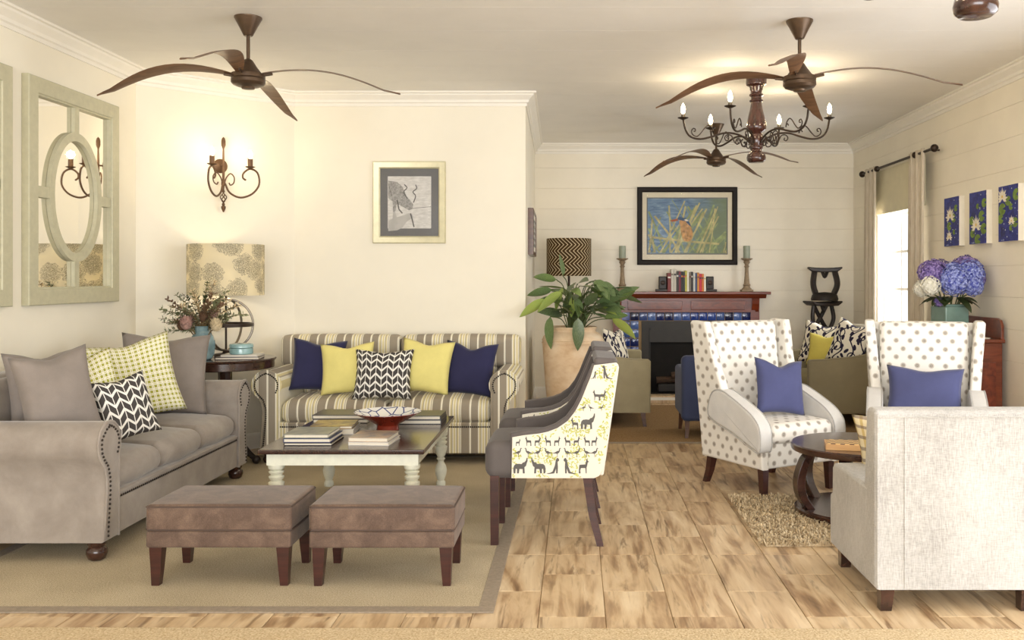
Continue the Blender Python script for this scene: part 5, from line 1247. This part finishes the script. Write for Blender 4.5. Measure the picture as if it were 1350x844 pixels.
t = thing('framed_painting', 'kingfisher painting in a black frame above the fireplace', 'picture', (1.408, YF-.001, 2.185))
ring_frame(1.273, .99, [(0, 0), (0, -.03), (.012, -.04), (.05, -.035), (.066, -.022), (.066, 0)]).build('frame', 'black_frame', t, sharp=25)
MB().box(-.575, .575, -.014, -.002, -.435, .435).build('mount', 'picture_mat_cream', t, smooth=False)
ring_frame(1.03, .725, [(0, -.014), (0, -.0165), (.012, -.0165), (.012, -.014)]).build('mount_edge', 'picture_mat', t, smooth=False)
pa = MB().box(-.504, .504, -.0155, -.014, -.35, .35).build('painting', 'water_paint', t, smooth=False); rn = random.Random(5)
k_ = .001941
def cv(l): return [((x-430)*k_, -(y-337)*k_) for x, y in l]
for mt, nn, y in (('reed_green', 30, -.0157), ('reed_yellow', 20, -.0163)):
    mb = MB()
    for i in range(nn):
        x0 = rn.uniform(-.5, .5); x1 = x0+rn.uniform(-.45, .45); z0, z1 = -.34, rn.uniform(.0, .34)
        if x1 > .49 or x1 < -.49: z1 = z0+(z1-z0)*(min(.49, max(-.49, x1))-x0)/(x1-x0); x1 = min(.49, max(-.49, x1))
        stroke(mb, [(x0, z0), ((x0+x1)/2+.01, (z0+z1)/2+.02), (x1, z1)], rn.uniform(.008, .026), y-.00002*i)
    mb.build('reeds', mt, pa, smooth=False)
mb = MB(); stroke(mb, cv([(180, 408), (400, 435), (640, 455)]), .026, -.0168); mb.build('branch', 'reed_yellow', pa, smooth=False)
mb = MB(); flat(mb, [tuple(q[:2]) for q in catmull([(a, b, 0) for a, b in cv([(378, 305), (405, 293), (432, 310), (458, 350), (466, 392), (455, 428), (430, 440), (405, 428), (390, 385), (384, 340)])], 4, True)], -.0172); mb.build('bird_body', 'bird_orange', pa, smooth=False)
mb = MB(); flat(mb, cv([(362, 290), (384, 277), (415, 286), (444, 310), (458, 345), (440, 330), (420, 306), (390, 300)]), -.0175); mb.build('bird_crown', 'bird_blue', pa, smooth=False)
mb = MB(); flat(mb, cv([(315, 300), (366, 288), (372, 302), (330, 310)]), -.0176); mb.build('bird_beak', 'bird_red', pa, smooth=False)
mb = MB(); flat(mb, cv([(408, 296), (425, 292), (440, 304), (424, 306)]), -.0177); mb.build('bird_patch', 'lily_white', pa, smooth=False)
MB().box(-.575, .575, -.0205, -.02, -.43, .43).build('glazing', 'picture_glass', t, smooth=False)

def lily_canvas(label, y, seed, lilies, pads):
    t = thing('lily_canvas', label, 'picture', (XR, y, 2.045), -90, 'three water lily canvases'); rn = random.Random(seed); W, H = .345, .455
    MB().rbox(0, -.025, 0, W, .05, H, .002, 1, 1).build('canvas', 'canvas_edge', t, smooth=False)
    f = MB().box(-W/2+.002, W/2-.002, -.0515, -.0495, -H/2+.002, H/2-.002).build('painting', 'lily_paint', t, smooth=False)
    f.location = (0, 0, 0)
    cx = lambda q: max(-W/2+.004, min(W/2-.004, q)); cz_ = lambda q: max(-H/2+.004, min(H/2-.004, q))
    for n_, (x, z, r) in enumerate(pads):
        mb = MB(); flat(mb, [(cx(x+r*math.cos(a)), cz_(z+.8*r*math.sin(a))) for a in [0.4+5.6*i/18 for i in range(19)]]+[(x, z)], -.052-.00003*n_); mb.build('lily_pad', 'lily_pad', f, smooth=False)
    for (x, z, r) in lilies:
        mb = MB(); my = MB()
        for i in range(11):
            a = PI*(-.1+1.2*i/10); L = r*(1.1 if i % 2 else .9); d = Vector((math.cos(a), math.sin(a))); n_ = Vector((-d.y, d.x))*r*.16; c_ = Vector((x, z-.3*r))
            flat(mb, [(cx(q[0]), cz_(q[1])) for q in (tuple(c_), tuple(c_+d*L*.5-n_), tuple(c_+d*L), tuple(c_+d*L*.5+n_))], -.0528-.00004*i)
        flat(my, [(x+r*.15*math.cos(2*PI*i/8), z-.1*r+r*.15*math.sin(2*PI*i/8)) for i in range(8)], -.0535)
        mb.build('lily', 'lily_white', f, smooth=False); my.build('lily_centre', 'lily_yellow', f, smooth=False)
lily_canvas('water lily canvas nearest the curtain, with two white lilies', 8.655, 1, [(-.03, .07, .10), (-.05, -.13, .07)], [(.05, .03, .05), (-.05, -.04, .05), (.06, -.10, .03), (.10, .12, .04)])
lily_canvas('middle water lily canvas with one large white lily', 8.09, 2, [(-.03, -.05, .10)], [(.08, .01, .06), (-.12, -.02, .05), (.0, -.19, .06), (.12, -.1, .06), (-.1, -.13, .05), (.13, .12, .05), (.0, .10, .03)])
lily_canvas('water lily canvas at the right edge with a lily in its top corner', 7.52, 3, [(-.10, .15, .09), (.06, -.06, .055)], [(-.10, .04, .06), (.0, .1, .05), (.05, .05, .035), (.12, -.08, .05), (.05, -.12, .03), (-.13, -.04, .05), (.14, .14, .06)])
t = thing('framed_print', 'brown framed print seen edge-on on the passage wall', 'picture', (-0.490, 9.72, 1.985), 91)
ring_frame(1.05, .46, [(0, 0), (0, -.055), (.01, -.06), (.035, -.06), (.035, 0)]).build('frame', 'walnut_leg', t, sharp=30)
MB().box(-.49, .49, -.05, -.004, -.195, .195).build('mount', 'paper', t, smooth=False)
MB().box(-.33, .33, -.052, -.05, -.14, .14).build('print', 'chevron', t, smooth=False)
